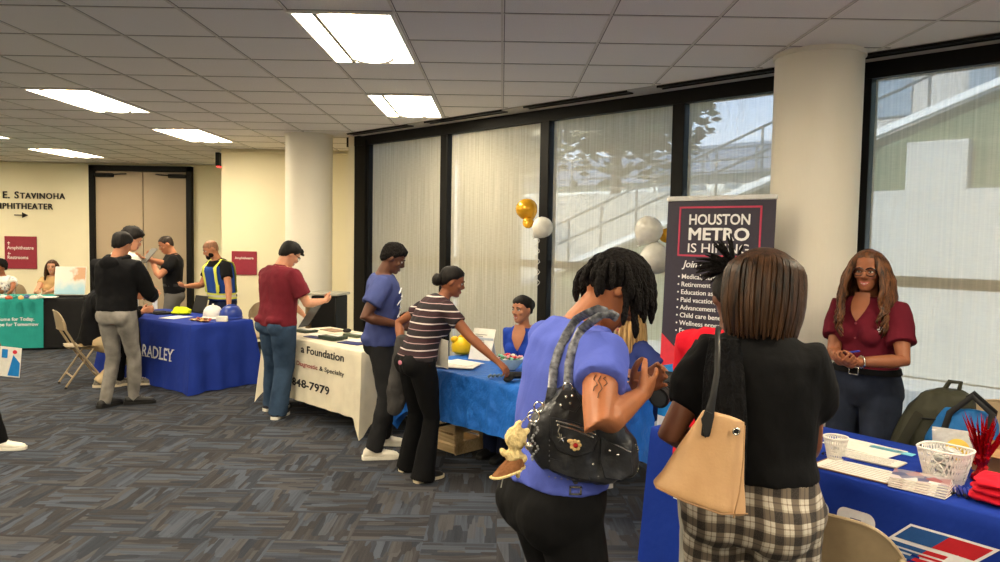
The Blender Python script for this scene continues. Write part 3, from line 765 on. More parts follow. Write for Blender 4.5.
M_hatwhite = plain('white_hard_hat', (232, 228, 222), .3); M_hatblue = plain('blue_hard_hat', (44, 66, 150), .3)
h1 = hard_hat('white hard hat with a round blue badge on the far blue table', atz(213, 318, TZ), M_hatwhite, R_(200))
b = MB(); b.disc((.0, -.119, .075), .022, .006, 16, (0, -1, .25)); o = b.build('badge', M_hatblue, h1)
hard_hat('blue hard hat on the corner of the far blue table', atz(231, 318.5, TZ), M_hatblue, R_(140))
# tablet on its stand
r = empty('tablet', atz(199, 313, TZ), R_(-36), 'dark tablet standing in a folio case behind the hard hats', 'tablet')
b = MB(); b.box((0, .02, .115), (.27, .012, .20), rmat(R_(-14)), .006); b.build('folio_cover', M_darkplastic, r)
b = MB(); b.box((0, .029, .116), (.25, .004, .185), rmat(R_(-14))); b.build('screen', plain('dark_screen', (22, 24, 28), .15), r, False)
b = MB(); b.box((0, .06, .009), (.27, .17, .012), None, .004); b.build('keyboard', M_darkplastic, r)
# folded hi vis vest
M_hivis = fabric('hi_vis_yellow', (206, 222, 30), .12, .8, .5, 20)
b = MB()
for k, (w_, d_, z, dx) in enumerate(((.30, .2, .02, 0), (.27, .18, .045, .01), (.22, .15, .062, -.03))): b.ell((dx, .01*k, z), (w_/2, d_/2, .024), None, 16, 8)
tag(put(link('folded_vest', remesh(b, .01, 3, .5, 'folded_vest', .008, 20), M_hivis), atz(181, 314, TZ), R_(-30)), 'folded bright yellow safety vest on the far blue table', 'safety vest')
sheet('white paper lying near the front edge of the far blue table', atz(176, 317.5, TZ), .22, .30, R_(-20))
# snack pile
cols_ = [(190, 150, 60), (120, 60, 40), (210, 190, 150), (160, 40, 40), (90, 70, 50), (220, 170, 90)]
mats_ = [plain('snack_wrapper', q, .4) for q in cols_]
P0 = atz(199, 321.5, TZ); R = random.Random(4); e36 = Vector((math.cos(R_(-36)), math.sin(R_(-36)), 0)); b36 = Vector((-e36.y, e36.x, 0))
for k in range(16):
    o = MB(); o.box((0, 0, 0), (.055, .03, .018), None, .008)
    o.box((.031, 0, 0), (.012, .032, .004)); o.box((-.031, 0, 0), (.012, .032, .004))
    q = o.build('snack_bar', mats_[k % 6], None, True, P0 + e36*(-.13+.26*(k % 8)/7) + b36*(.0+.05*(k//8)) + Vector((0, 0, .014 + .016*(k % 2)*(k//8))), (R.uniform(-.3, .3), R.uniform(-.3, .3), R.uniform(-1.5, 1.5)))
    tag(q, 'small wrapped snack in the heap before the hard hats', 'snack', 'wrapped snacks before the hard hats')
o = MB(); o.box((0, 0, .03), (.12, .05, .06), None, .004); tag(put(o.build('white_box', M_paper, None), atz(222, 321.5, TZ), R_(5)), 'small white box in front of the blue hard hat', 'box')
o = MB(); o.box((0, 0, .012), (.30, .22, .018), None, .005); o.box((0, -.03, .026), (.2, .12, .012), None, .004)
tag(put(o.build('black_binder', M_darkplastic, None), atz(160, 313.5, TZ), R_(-40)), 'black binder lying by the folded yellow vest', 'binder')
b = MB(); b.lathe([(.001, .0), (.032, .0), (.033, .02), (.031, .06), (.033, .1), (.033, .13), (.016, .16), (.013, .175)], 20)
r = empty('water_bottle', atz(155, 309, TZ), 0, 'small white water bottle at the back of the far blue table', 'bottle'); b.build('bottle_body', plain('milky_plastic', (220, 222, 222), .25), r)
b = MB(); b.lathe([(.015, .172), (.015, .192), (.001, .193)], 14); b.build('cap', M_white, r)
# ================================================================== THINGS ON THE IVORY TABLE
M_greencard = plain('dark_green_cover', (52, 66, 56), .5); M_navycard = plain('navy_cover', (44, 52, 110), .5); M_photo = plain('photo_print', (150, 120, 96), .5, var=.5, vs=40)
def booklets(label, p, w_, d_, n, rz, top, cat='booklets'):
    r = empty('booklet_stack', p, rz, label, cat)
    b = MB(); R = random.Random(n)
    for k in range(n): b.box((R.uniform(-.004, .004), R.uniform(-.004, .004), .004+.006*k), (w_, d_, .0055), rotz(R.uniform(-.02, .02)))
    b.build('pages', top, r, False)
    b = MB(); b.box((0, .02, .006*n+.0025), (w_*.7, d_*.4, .001)); b.build('cover_panel', M_paper, r, False); return r
booklets('stack of dark green booklets in the middle of the ivory table', atz(333, 339.5, TZ), .24, .16, 6, R_(-40), M_greencard)
booklets('dark green booklets half hidden by the man in the maroon shirt', atz(306, 332, TZ), .2, .15, 4, R_(-40), M_greencard)
booklets('grey green booklets at the far corner of the ivory table', atz(356, 336.5, TZ), .22, .15, 4, R_(-40), plain('grey_green_cover', (88, 100, 84), .5))
sheet('navy and white leaflet on the ivory table nearest its free end', atz(352, 343.5, TZ), .26, .12, R_(-35), M_navycard, 3, 'leaflet', 'leaflet')
sheet('white sheet lying on the navy leaflet at the table end', atz(355, 341.5, TZ), .2, .12, R_(-35), M_paper, 1, dz=.008)
sheet('navy leaflet beside the dark green booklets', atz(315, 337.5, TZ), .24, .1, R_(-40), M_navycard, 2, 'leaflet', 'leaflet')
sheet('white sheet lying on the navy leaflet beside the booklets', atz(317, 335.5, TZ), .22, .13, R_(-40), M_paper, 1, dz=.006)
sheet('brown photo leaflet at the back of the ivory table', atz(333, 330.5, TZ), .28, .14, R_(-45), M_photo, 2, 'leaflet', 'leaflet')
o = MB(); o.ell((0, 0, .02), (.045, .03, .022), None, 14, 8); tag(put(o.build('computer_mouse', M_darkplastic, None), atz(347, 332.5, TZ), .4), 'small black mouse at the back of the ivory table', 'computer mouse')
# black cabinet with an open lid, standing behind the ivory table
r = empty('display_case', Vector((-1.95, 8.55, 0)), R_(-12), 'tall black cabinet with a pale lid behind the ivory table', 'cabinet')
b = MB(); b.box((0, 0, .52), (.30, .32, 1.04), None, .01); b.build('case_body', M_black, r)
b = MB(); b.box((-.02, 0, 1.062), (.40, .34, .03), None, .008); b.tube([(-.22, -.05, 1.06), (-.33, -.1, 1.0), (-.36, -.12, .9)], .018, 8); b.build('lid', plain('pale_metal', (178, 174, 162), .4, .4), r)
b = MB(); b.box((-.185, -.06, .7), (.02, .3, .6), None, .004); b.build('side_panel', plain('mid_brown', (120, 100, 72), .5), r)
# ================================================================== THINGS ON THE CRINKLED BLUE TABLE
TZB = .752
b = MB(); b.lathe([(.001, .006), (.055, .0), (.085, .02), (.092, .06), (.082, .1), (.06, .125), (.03, .14), (.001, .143)], 28)
r = empty('yellow_toy', atz(462, 353.5, TZB), 0, 'round bright yellow toy on the crinkled blue table', 'toy'); b.build('toy_body', plain('bright_yellow', (245, 200, 30), .35), r)
b = MB(); b.ell((-.06, -.03, .12), (.035, .035, .03)); b.tube([(-.02, 0, .13), (.03, -.01, .165), (.07, 0, .14)], [.02, .018, .012], 8); b.build('toy_crest', plain('deep_yellow', (240, 186, 20), .35), r)
r = empty('card_holder', atz(480, 359, TZB), R_(-28), 'white printed card leaning in a clear holder on the crinkled blue table', 'sign')
b = MB(); b.box((0, .03, .115), (.20, .006, .26), rmat(R_(-20)), .002); b.build('card', M_paper, r)
b = MB(); b.box((0, .07, .005), (.2, .1, .006)); b.box((0, .065, .08), (.2, .003, .19), rmat(R_(20))); b.build('holder_foot', plain('clear_acrylic', (215, 220, 222), .1), r)
b = MB(); R = random.Random(2)
for k in range(7): b.box((-.03+R.uniform(-.01, .01), .003+.03+(-.0)-.0, .19-.014*k), (.09+R.uniform(-.02, .02), .004, .004), rmat(R_(-20)))
b.map(lambda p: p + Vector((0, -.008+(.115-p.z)*-.364, 0))); b.build('card_text', plain('grey_ink', (120, 118, 116), .6), r, False)
sheet('white papers fanned on the corner of the crinkled blue table', atz(456, 366, TZB), .32, .2, R_(-15), M_paper, 3)
sheet('white page lying across the fanned papers', atz(462, 364, TZB), .28, .2, R_(-40), M_paper, 1, dz=.008)
b = MB(); b.lathe([(.05, 0), (.055, .004), (.095, .05), (.12, .085), (.117, .085), (.09, .05), (.05, .01), (.001, .008)], 28, closed_bot=True)
bowl = tag(put(b.build('candy_bowl', plain('clear_bowl', (190, 205, 200), .15), None), atz(509, 369, TZB)), 'clear glass bowl heaped with wrapped sweets on the crinkled blue table', 'bowl')
cand = [plain('sweet_wrapper', q, .35) for q in ((205, 60, 70), (230, 225, 220), (70, 130, 90), (220, 150, 160), (60, 60, 70), (120, 190, 170))]
R = random.Random(8); P0 = atz(509, 369, TZB)
for k in range(24):
    a, q = k*2.4, .085*math.sqrt((k % 12+.5)/12); o = MB(); o.ell((0, 0, 0), (.016, .012, .011), None, 8, 6); o.box((.02, 0, 0), (.012, .018, .003)); o.box((-.02, 0, 0), (.012, .018, .003))
    tag(o.build('wrapped_sweet', cand[k % 6], None, True, P0 + Vector((q*math.cos(a), q*math.sin(a), .068+.018*(k//12)+.03*(1-q/.09))), (R.uniform(-.5, .5), R.uniform(-.5, .5), a)), 'small wrapped sweet in the glass bowl', 'sweet', 'wrapped sweets in the bowl')
o = MB(); o.tube([(-.07, -.05, .015), (-.02, .02, .03), (.05, .01, .03), (.09, -.03, .02)], [.03, .042, .04, .025], 12, .6)
SN = tag(put(o.build('black_pouch', M_darkplastic, None), atz(514, 380, TZB), .4), 'small black pouch being picked up from the crinkled blue table', 'pouch')
o = MB()
for k in range(5): o.tube([(.03*k-.06, 0, .012), (.03*k-.03, .05, .012)], .01, 6)
tag(put(o.build('keyring_tags', plain('grey_steel_tags', (96, 110, 116), .3, .6), None), atz(497, 378, TZB), .3), 'grey trinkets scattered beside the black pouch', 'trinkets')
# wooden crate under it
M_pine = NT('pine'); M_pine.set(M_pine.ramp(M_pine.noise(1, 4, M_pine.mapping((4, 60, 60))), [(.3, lin((196, 164, 118))), (.7, lin((226, 198, 152)))]), .6); M_pine = M_pine.m
a_, b_ = atz(432, 446, 0), atz(478, 456, 0)
cr = empty('wooden_crate', (.0, 0, 0), R_(-8), 'slatted pine crate on the carpet under the crinkled blue table', 'crate')
CW, CD, CHh = .44, .36, .24
pc = atz(450, 456, 0); cr.location = (pc.x+.01, pc.y+.29, 0); cr.rotation_euler = (0, 0, R_(-45))
for nm, y in (('front', -CD/2), ('back', CD/2)):
    for z in (.045, .125, .205):
        o = MB(); o.box((0, y, z), (CW, .014, .062), None, .002); o.build('slat', M_pine, cr, False)
for x in (-CW/2+.008, CW/2-.008):
    o = MB()
    for z, h_ in ((.05, .1), (.2, .06)): o.box((x, 0, z), (.016, CD-.016, h_), None, .002)
    for y in (-.13, .13): o.box((x, y, .12), (.016, .08, .22))
    o.build('end_board', M_pine, cr, False)
o = MB(); o.box((0, 0, .012), (CW-.03, CD-.03, .012)); o.build('crate_bottom', M_pine, cr, False)
# ================================================================== BALLOONS
def balloon(label, p, r, mat, tilt, group=None):
    e = empty('balloon', p, 0, label, 'balloon', group); e.rotation_euler = tilt
    b = MB(); prof = [(.003, -1.24), (.06, -1.2), (.18, -1.08), (.50, -.84), (.80, -.50), (.965, -.1), (1.0, .15), (.93, .48), (.74, .76), (.45, .95), (.15, 1.04), (.01, 1.05)]
    b.lathe([(q*r, z*r) for q, z in prof], 32); b.build('latex', mat, e)
    b = MB(); b.lathe([(.05*r, -1.2*r), (.12*r, -1.3*r), (.1*r, -1.32*r), (.02*r, -1.25*r)], 12); b.build('knot', mat, e)
M_gold = plain('gold_balloon', (226, 168, 36), .18, .35, spec=.6); M_wb = plain('white_balloon', (228, 226, 218), .25)
balloon('large shiny gold balloon on the window frame', at(527, 210, 7.2), .105, M_gold, (.3, -.4, 0))
balloon('small gold balloon tucked under the large gold one', at(528, 223, 7.15), .055, M_gold, (-.8, .4, 0))
balloon('white balloon touching the gold pair on the window frame', at(542, 228, 7.05), .10, M_wb, (.2, .7, 0))
balloon('upper white balloon beside the upright banner', at(648, 231, 5.95), .112, M_wb, (.3, .5, 0))
balloon('lower white balloon beside the upright banner', at(655, 258, 5.9), .122, M_wb, (2.7, .2, 0))
balloon('gold balloon half hidden behind the banner edge', at(667, 236, 6.05), .06, M_gold, (.3, -.9, 0))
o = MB(); P = [at(537.5+2.2*math.sin(k*1.2), 238+k*2.0, 7.25) for k in range(25)]; o.tube(P, .004, 5); tag(o.build('curling_ribbon', plain('silver_ribbon', (190, 188, 180), .3, .5), None), 'curled ribbon hanging down the window frame from the balloons', 'ribbon')
# ================================================================== THINGS ON THE DEEP BLUE TABLE
AM = R_(-51)
def mesh_cup(label, p, r0, r1, h, mat, cat='basket', rows=9, cols=30, square=False):
    """open basket of crossing slanted strips, so one can see through it"""
    r = empty('mesh_basket', p, AM, label, cat)
    def pt(a, k):
        q = lerp2(r0, r1, k); c, s = math.cos(a), math.sin(a)
        if square: e = .55; c, s = math.copysign(abs(c)**e, c), math.copysign(abs(s)**e, s)
        return Vector((q*c, q*s*(.8 if square else 1), h*k))
    b = MB()
    for j in range(cols):
        for sg in (-1, 1):
            b.tube([pt(2*PI*(j+sg*k*3/rows*.8)/cols, k/rows) for k in range(rows+1)], .0022 if not square else .0028, 4, ends=False)
    b.build('mesh_wall', mat, r)
    b = MB(); b.tube([pt(2*PI*j/36, 1) for j in range(37)], .0045, 6)
    b.build('rim', mat, r); b = MB()
    b.loft([[pt(2*PI*j/36, 0)*1.0 for j in range(36)], [pt(2*PI*j/36, 0) + Vector((0, 0, .003)) for j in range(36)]]); b.build('basket_bottom', mat, r); return r
M_whiteplastic = plain('white_plastic', (236, 233, 228), .35)
mesh_cup('white round wire cup by the arm of the woman in plaid trousers', atz(835, 460, TZ), .030, .052, .105, M_whiteplastic)
sheet('large white sheet behind the clipboards on the deep blue table', atz(864, 447.5, TZ), .32, .20, AM-.05, M_paper, 1)
def clipboard(label, p, w_, d_, rz, bm, clip=True):
    r = empty('clipboard', p, rz, label, 'clipboard')
    b = MB(); b.box((0, 0, .003), (w_, d_, .004), None, .0015); b.build('board', bm, r)
    b = MB(); b.box((.005, -.004, .0065), (w_*.95, d_*.94, .003)); b.build('form', M_paper, r, False)
    b = MB()
    for k in range(6): b.box((-.1+.2*(k % 2)*.02+.1, -d_*.38+k*d_*.13, .0085), (w_*.75, .0025, .0006))
    b.build('form_lines', plain('grey_ink_lines', (140, 138, 135), .6), r, False)
    if clip:
        b = MB(); b.box((-w_/2+.025, 0, .011), (.03, .10, .008), None, .003); b.tube([(-w_/2+.02, -.03, .018), (-w_/2+.005, 0, .022), (-w_/2+.02, .03, .018)], .004, 6); b.build('clip', plain('dark_clip', (48, 44, 42), .35, .6), r)
    return r
clipboard('clipboard with a dark clip, farther from the table edge', atz(866, 458.5, TZ), .31, .13, AM+.05, plain('pale_board', (205, 196, 178), .5))
clipboard('clipboard with a long white form at the front table edge', atz(860, 471.5, TZ), .36, .19, AM+.06, plain('hardboard', (150, 112, 72), .6), False)
def pen(label, p, rz, dz=0, mat=None, group=None):
    r = empty('pen', Vector(p) + Vector((0, 0, .006+dz)), rz, label, 'pen', group)
    b = MB(); b.tube([(-.065, 0, 0), (.05, 0, 0), (.062, 0, 0), (.068, 0, 0)], [.0048, .0048, .003, .001], 8); b.build('barrel', mat or M_penblue, r)
    b = MB(); b.tube([(-.066, 0, .0), (-.068, .002, .007), (-.03, .002, .0075)], .0016, 5); b.tube([(-.07, 0, 0), (-.064, 0, 0)], .0055, 8); b.build('pocket_clip', M_darkplastic, r); return r
M_penblue = plain('pen_blue', (34, 60, 168), .3)
pen('blue pen lying on the clipboard by the wire cup', atz(838, 459, TZ+.01), AM+.1, .004)
sheet('pale cyan paper slip on the deep blue table', atz(891.5, 451, TZ), .20, .05, AM+.03, plain('cyan_paper', (120, 200, 226), .6), 1)
pen('single blue pen at the tip of the magazine pile', atz(905, 474, TZ), R_(25))
# fanned pile of magazines
M_cover = NT('magazine_cover'); vv = M_cover.add('ShaderNodeTexVoronoi'); vv.inputs['Scale'].default_value = 22; M_cover.link(M_cover.co(), vv.inputs['Vector'])
M_cover.set(M_cover.ramp(vv.outputs['Color'], [(.15, lin((60, 70, 120))), (.4, lin((200, 190, 190))), (.6, lin((150, 60, 70))), (.8, lin((225, 222, 220)))]), .3); M_cover = M_cover.m
pc = atz(922, 489, TZ)
for k in range(5):
    r = empty('magazine', pc + Vector((.004*k, .010*k, .007*k)), AM+.08+.05*k, ('lowest magazine of the fanned pile on the deep blue table', 'second magazine from the bottom of the fanned pile', 'middle magazine of the fanned pile on the deep blue table', 'magazine just below the top of the fanned pile', 'topmost magazine of the fanned pile, with a colourful cover')[k], 'magazine', 'magazines in the fanned pile')
    b = MB(); b.box((0, 0, .0035), (.21, .15, .006), None, .002); b.build('pages', M_paper, r); b = MB(); b.box((.0, 0, .0068), (.208, .148, .0008)); b.build('cover', M_cover, r, False)
pb = atz(957, 492, TZ)
for k in range(9): pen('blue pen in the row beside the magazine pile', pb + Vector((math.cos(AM), math.sin(AM), 0))*(-.06+.015*k) , R_(62)+.04*(k % 3), .006*(k % 2), None, 'blue pens in the row')
BK = mesh_cup('large white plastic lattice basket of clear packets', atz(944, 481.5, TZ), .066, .098, .14, M_whiteplastic, 'basket', 10, 34, True)
M_clear = NT('clear_film'); M_clear.set(M_clear.ramp(M_clear.noise(60), [(.3, (.72, .72, .7)), (.7, (.9, .9, .88))]), .15); M_clear.b.inputs['Transmission Weight'].default_value = .35; M_clear = M_clear.m
R = random.Random(5); P0 = atz(944, 481.5, TZ)
for k in range(22):
    o = MB(); o.box((0, 0, 0), (.055, .04, .014), None, .006); o.box((.031, 0, 0), (.008, .042, .002)); o.box((-.031, 0, 0), (.008, .042, .002))
    tag(o.build('clear_packet', M_clear, None, True, P0 + Vector((R.uniform(-.04, .04), R.uniform(-.03, .03), .014+.0055*k)), (R.uniform(-.4, .4), R.uniform(-.4, .4), R.uniform(0, 3))), 'clear wrapped packet in the white lattice basket', 'packet', 'clear packets in the lattice basket')
r = empty('zip_bag', atz(954, 461, TZ), AM+.25, 'clear zip bag with a round yellow label behind the lattice basket', 'bag')
rings = []
for z, w_, d_ in ((0, .085, .03), (.03, .09, .032), (.08, .09, .02), (.12, .092, .006), (.145, .094, .002)): rings.append([Vector((w_*math.copysign(abs(math.cos(2*PI*j/24))**.5, math.cos(2*PI*j/24)), d_*math.sin(2*PI*j/24), z)) for j in range(24)])
b = MB(); b.loft(rings); b.build('film', M_clear, r); b = MB(); b.disc((.015, -.031, .062), .048, .002, 28, (0, -1, .2)); b.build('yellow_label', plain('yellow_label', (240, 205, 90), .5), r, False)
b = MB(); b.box((0, 0, .13), (.186, .006, .006)); b.build('zip_seal', M_whiteplastic, r)
# red tinsel centrepiece
r = empty('tinsel_centrepiece', atz(981, 481, TZ), 0, 'glittering red tinsel centrepiece with a foil wrapped base', 'centrepiece')
M_tinsel = plain('red_foil', (190, 16, 30), .22, .6, .3, 90)
R = random.Random(3); b = MB()
rings = [[Vector((q*(1+.14*math.sin(j*2.9+i))*math.cos(2*PI*j/22), q*(1+.14*math.sin(j*2.9+i))*math.sin(2*PI*j/22), z)) for j in range(22)] for i, (q, z) in enumerate(((.03, .0), (.036, .012), (.033, .03), (.018, .045), (.014, .06), (.030, .10)))]
b.loft(rings); b.build('foil_base', M_tinsel, r, 30)
b = MB()
for k in range(46):
    a = k*2.4; s_ = R.uniform(.25, 1); L = R.uniform(.13, .25); d = Vector((math.cos(a)*s_*.38, math.sin(a)*s_*.38, 1)).normalized(); p = Vector((0, 0, .05)); sd = d.cross(Vector((math.sin(a), math.cos(a), .2))).normalized()
    b.add([p-sd*.0035, p+sd*.0035, p+d*L*.6+sd*.005, p+d*L+d.cross(sd)*.02, p+d*L*.6-sd*.005], [(0, 1, 2, 3, 4)])
for k in range(110):
    a = R.uniform(0, 6.28); z = R.uniform(.06, .22); q = R.uniform(.01, .035); x, y = axes_from(Vector((R.gauss(0, 1), R.gauss(0, 1), R.gauss(0, 1)))); p = Vector((q*math.cos(a), q*math.sin(a), z)); s_ = .011
    b.add([p+x*s_, p+y*s_, p-x*s_, p-y*s_], [(0, 1, 2, 3)])
b.build('tinsel', M_tinsel, r, False)['kind'] = 'stuff'
# folded red shirts
M_redcloth = fabric('red_cotton', (214, 28, 50), .1, .85, .4, 14)
pc = atz(1012, 505, TZ)
for k in range(3):
    b = MB(); b.ell((0, 0, .0), (.15, .11, .022), None, 18, 8); b.box((0, 0, .0), (.26, .18, .03), None, .012)
    tag(put(link('folded_shirt', remesh(b, .008, 4, .5, 'folded_shirt', .006, 16, k), M_redcloth), pc + Vector((.005*k, -.008*k, .022+.030*k)), AM+.1*k), ('lowest folded red shirt of the stack on the deep blue table', 'middle folded red shirt of the stack', 'topmost folded red shirt of the stack')[k], 'folded shirt', 'folded red shirts')
r = empty('printed_card', atz(990, 467, TZ), AM+.1, 'white card with blue print behind the tinsel centrepiece', 'card')
b = MB(); b.box((0, 0, .002), (.26, .12, .003)); b.build('card', M_paper, r, False)
b = MB(); b.box((.0, 0, .004), (.05, .045, .001)); b.box((.06, 0, .004), (.03, .045, .001)); b.box((-.05, 0, .004), (.02, .045, .001)); b.build('blue_print', M_embblue, r, False)
# cardboard box at the table end
r = empty('cardboard_box', Vector((2.26, 3.24, TZ)), AM+.2, 'brown cardboard box at the back of the deep blue table', 'box')
M_card = plain('cardboard', (170, 130, 90), .85)
b = MB()
for x, y, w_, d_ in ((0, -.10, .30, .004), (0, .10, .30, .004), (-.15, 0, .004, .2), (.15, 0, .004, .2)): b.box((x, y, .05), (w_, d_, .10))
b.box((0, 0, .003), (.3, .2, .004)); b.build('box_walls', M_card, r, False)
b = MB(); b.box((0, -.15, .098), (.29, .1, .004), rmat(R_(8))); b.build('flap', M_card, r, False)
# bags on the chair behind the table
def blob_bag(name, label, cat, mat, rings, n=28, disp=.008, e=2.6, seed=1):
    b = MB(); rr = []
    for (c, x, y, w_, d_) in rings:
        c, x, y = Vector(c), Vector(x).normalized(), Vector(y).normalized()
        rr.append([c + x*w_*math.copysign(abs(math.cos(2*PI*j/n))**(2/e), math.cos(2*PI*j/n)) + y*d_*math.copysign(abs(math.sin(2*PI*j/n))**(2/e), math.sin(2*PI*j/n)) for j in range(n)])
    b.loft(rr); return remesh(b, .010, 3, .5, name, disp, 13, seed)
xb = (.79, -.61, 0); yb = (.61, .79, 0)
r = empty('backpack', Vector((2.27, 4.06, .47)), 0, 'olive backpack slumped against the window chair behind the deep blue table', 'backpack')
up = Vector((.24, -.19, .95)).normalized()
M_olive = fabric('olive_nylon', (58, 58, 46), .15, .6, .4, 14)
me = blob_bag('backpack', '', '', M_olive, [(up*z, xb, yb, w_, d_) for z, w_, d_ in ((0.02, .14, .09), (.09, .175, .12), (.26, .175, .125), (.40, .16, .11), (.49, .12, .075), (.52, .06, .03))], seed=3); link('pack_body', me, M_olive, r)
xv, yv = Vector(xb), Vector(yb)
b = MB(); b.tube([up*.50 + xv*-.03, up*.56 + xv*-.02, up*.56 + xv*.03, up*.50 + xv*.04], .012, 8); b.build('carry_loop', M_olive, r)
for q in (-.08, .08):
    b = MB(); b.tube([up*.42 + xv*q - yv*.07, up*.33 + xv*q*1.1 - yv*.135, up*.15 + xv*q*1.3 - yv*.14, up*.04 + xv*q*1.4 - yv*.09], .026, 10, .35, xv); b.build('shoulder_strap', fabric('strap_webbing', (44, 44, 36), .1), r)
b = MB(); b.tube([up*.30 + xv*-.165 , up*.36 + xv*-.08 - yv*.118, up*.36 + xv*.08 - yv*.118, up*.30 + xv*.165], .005, 5); b.build('zip', M_darkplastic, r)
r = empty('tote_bag', Vector((2.36, 3.86, .47)), 0, 'blue zipped bag with black handles beside the olive backpack', 'bag')
M_bluebag = fabric('blue_nylon', (30, 98, 160), .15, .5, .4, 14); up2 = Vector((.12, -.1, .98)).normalized()
me = blob_bag('bag', '', '', M_bluebag, [(up2*z, xb, yb, w_, d_) for z, w_, d_ in ((.02, .15, .08), (.1, .17, .1), (.25, .165, .09), (.36, .14, .05), (.42, .11, .02))], seed=6); link('bag_body', me, M_bluebag, r)
for q in (-1, 1):
    b = MB(); b.tube([up2*.22 + xv*-.09 + yv*q*.095, up2*.40 + xv*-.08 + yv*q*.05, up2*.50 + xv*-.0 + yv*q*.05, up2*.42 + xv*.10 + yv*q*.05, up2*.22 + xv*.10 + yv*q*.095], .016, 8, .4, xv); b.build('handle', M_darkplastic, r)
r = empty('tote_bag', Vector((2.66, 3.72, .455)), 0, 'red cloth bag lying at the photo edge behind the cardboard box', 'bag')
me = blob_bag('bag', '', '', M_redcloth, [(Vector((0, 0, z)), xb, yb, w_, d_) for z, w_, d_ in ((.02, .17, .1), (.12, .2, .12), (.25, .18, .1), (.33, .12, .05))], seed=8); link('bag_body', me, M_redcloth, r)
b = MB(); b.tube([xv*-.1 + Vector((0, 0, .3)), xv*-.05 + Vector((0, 0, .38)), xv*.05 + Vector((0, 0, .38)), xv*.1 + Vector((0, 0, .3))], .01, 6); b.build('handle', M_redcloth, r)
# ================================================================== TEAL TABLE THINGS
r = empty('picture_board', atz(66, 297.5, TZ) + Vector((0, .12, 0)), R_(6), 'pale printed picture board on a black stand at the end of the teal table', 'board')
def board_mat():
    t = NT('picture_print'); s = t.add('ShaderNodeSeparateXYZ'); t.link(t.co('Object'), s.inputs[0]); n = t.noise(9, 3)
    z = t.math('ADD', s.outputs['Z'], t.math('MULTIPLY', t.math('SUBTRACT', n, .5), .25)); blob = t.math('ADD', t.math('MULTIPLY', s.outputs['X'], .9), t.math('MULTIPLY', n, .35))
    c = t.mix(t.ramp(z, [(.10, (1, 1, 1)), (.27, (0, 0, 0))]), lin((232, 228, 220)), lin((168, 208, 226)))
    t.set(t.mix(t.math('MULTIPLY', t.ramp(blob, [(.2, (0, 0, 0)), (.27, (1, 1, 1))]), t.ramp(z, [(.24, (0, 0, 0)), (.30, (1, 1, 1))])), c, lin((206, 160, 126))), .5); return t.m
b = MB(); b.box((0, .0, .24), (.44, .012, .42), rmat(R_(-8)), .003); b.build('board', M_paper, r)
b = MB(); b.box((0, -.009, .24), (.42, .003, .40), rmat(R_(-8))); b.build('picture', board_mat(), r, False)
b = MB(); b.box((0, .01, .012), (.34, .14, .02), None, .005); b.tube([(0, .12, .01), (0, .04, .3)], .01, 6); b.build('stand', M_darkplastic, r)
sheet('white paper heap at the front of the teal table beside the picture board', atz(47, 297.5, TZ+.01), .26, .16, .2, M_paper, 5)
cl = [(226, 226, 222), (200, 90, 60), (70, 160, 150), (230, 190, 120), (90, 110, 160), (220, 220, 210)]
for k in range(7):
    q = atz(3+6.0*k, 298.5+(k % 2)*.8, TZ+.011); o = MB(); R = random.Random(k)
    o.box((0, 0, .022), (.09, .07, .04), None, .012); o.box((.0, 0, .048), (.05, .03, .014), None, .005)
    tag(put(o.build('giveaway_item', plain('giveaway_colour', cl[k % 6], .5), None), q, k*.7), ('white', 'orange', 'teal', 'cream', 'slate blue', 'pale', 'white')[k] + ' small giveaway among those along the front of the teal table', 'giveaway', 'giveaways on the teal table')
# ================================================================== PEOPLE
def lerp(a, b, k): return a + (b-a)*k
def table_at(tab, t):
    if t <= tab[0][0]: return tab[0][1:]
    for a, b in zip(tab, tab[1:]):
        if t <= b[0]:
            k = (t-a[0])/(b[0]-a[0]); return tuple(lerp(x, y, k) for x, y in zip(a[1:], b[1:]))
    return tab[-1][1:]
#            t (from pelvis)  half width, front, back
TORSO = {'m': [(-.14, .11, .07, .08), (-.10, .155, .09, .105), (-.03, .172, .102, .118), (.06, .164, .108, .10), (.14, .158, .108, .088), (.24, .168, .113, .098), (.34, .182, .12, .112), (.42, .178, .105, .108), (.475, .135, .07, .085), (.52, .07, .05, .06)],
         'f': [(-.14, .12, .07, .085), (-.10, .165, .09, .115), (-.03, .18, .102, .125), (.06, .158, .105, .10), (.14, .138, .10, .082), (.24, .148, .105, .09), (.34, .158, .108, .10), (.42, .155, .092, .098), (.475, .118, .062, .078), (.52, .06, .045, .055)]}
HEAD = [(-.116, .018, .074, .035), (-.105, .034, .084, .010), (-.085, .047, .088, -.045), (-.06, .056, .087, -.076), (-.03, .064, .086, -.091), (0, .069, .083, -.099), (.03, .0735, .088, -.101), (.06, .071, .083, -.099), (.085, .058, .066, -.082), (.102, .037, .04, -.052), (.112, .012, .01, -.022)]
def head_ring(z, n=28, k=1.0, e=2.25):
    w, yf, yb = table_at(HEAD, z)
    cy, ry = (yf+yb)/2, (yf-yb)/2
    out = []
    for j in range(n):
        a = 2*PI*j/n; c, s = math.cos(a), math.sin(a)
        out.append(Vector((w*k*math.copysign(abs(c)**(2/e), c), cy + ry*k*math.copysign(abs(s)**(2/e), s), z)))
    return out
def limb_ik(a, target, l1, l2, hint):
    d = target - a; D = d.length; D2 = min(max(D, .12), (l1+l2)*.998)
    if D > D2: target = a + d*(D2/D)
    d = (target-a).normalized(); h = hint - d*hint.dot(d)
    if h.length < 1e-5: h = Vector((0, -1, 0)) - d*d.dot(Vector((0, -1, 0)))
    h.normalize(); x = (l1*l1 - l2*l2 + D2*D2)/(2*D2); y = math.sqrt(max(0, l1*l1-x*x))
    return a + d*x + h*y, a + d*D2
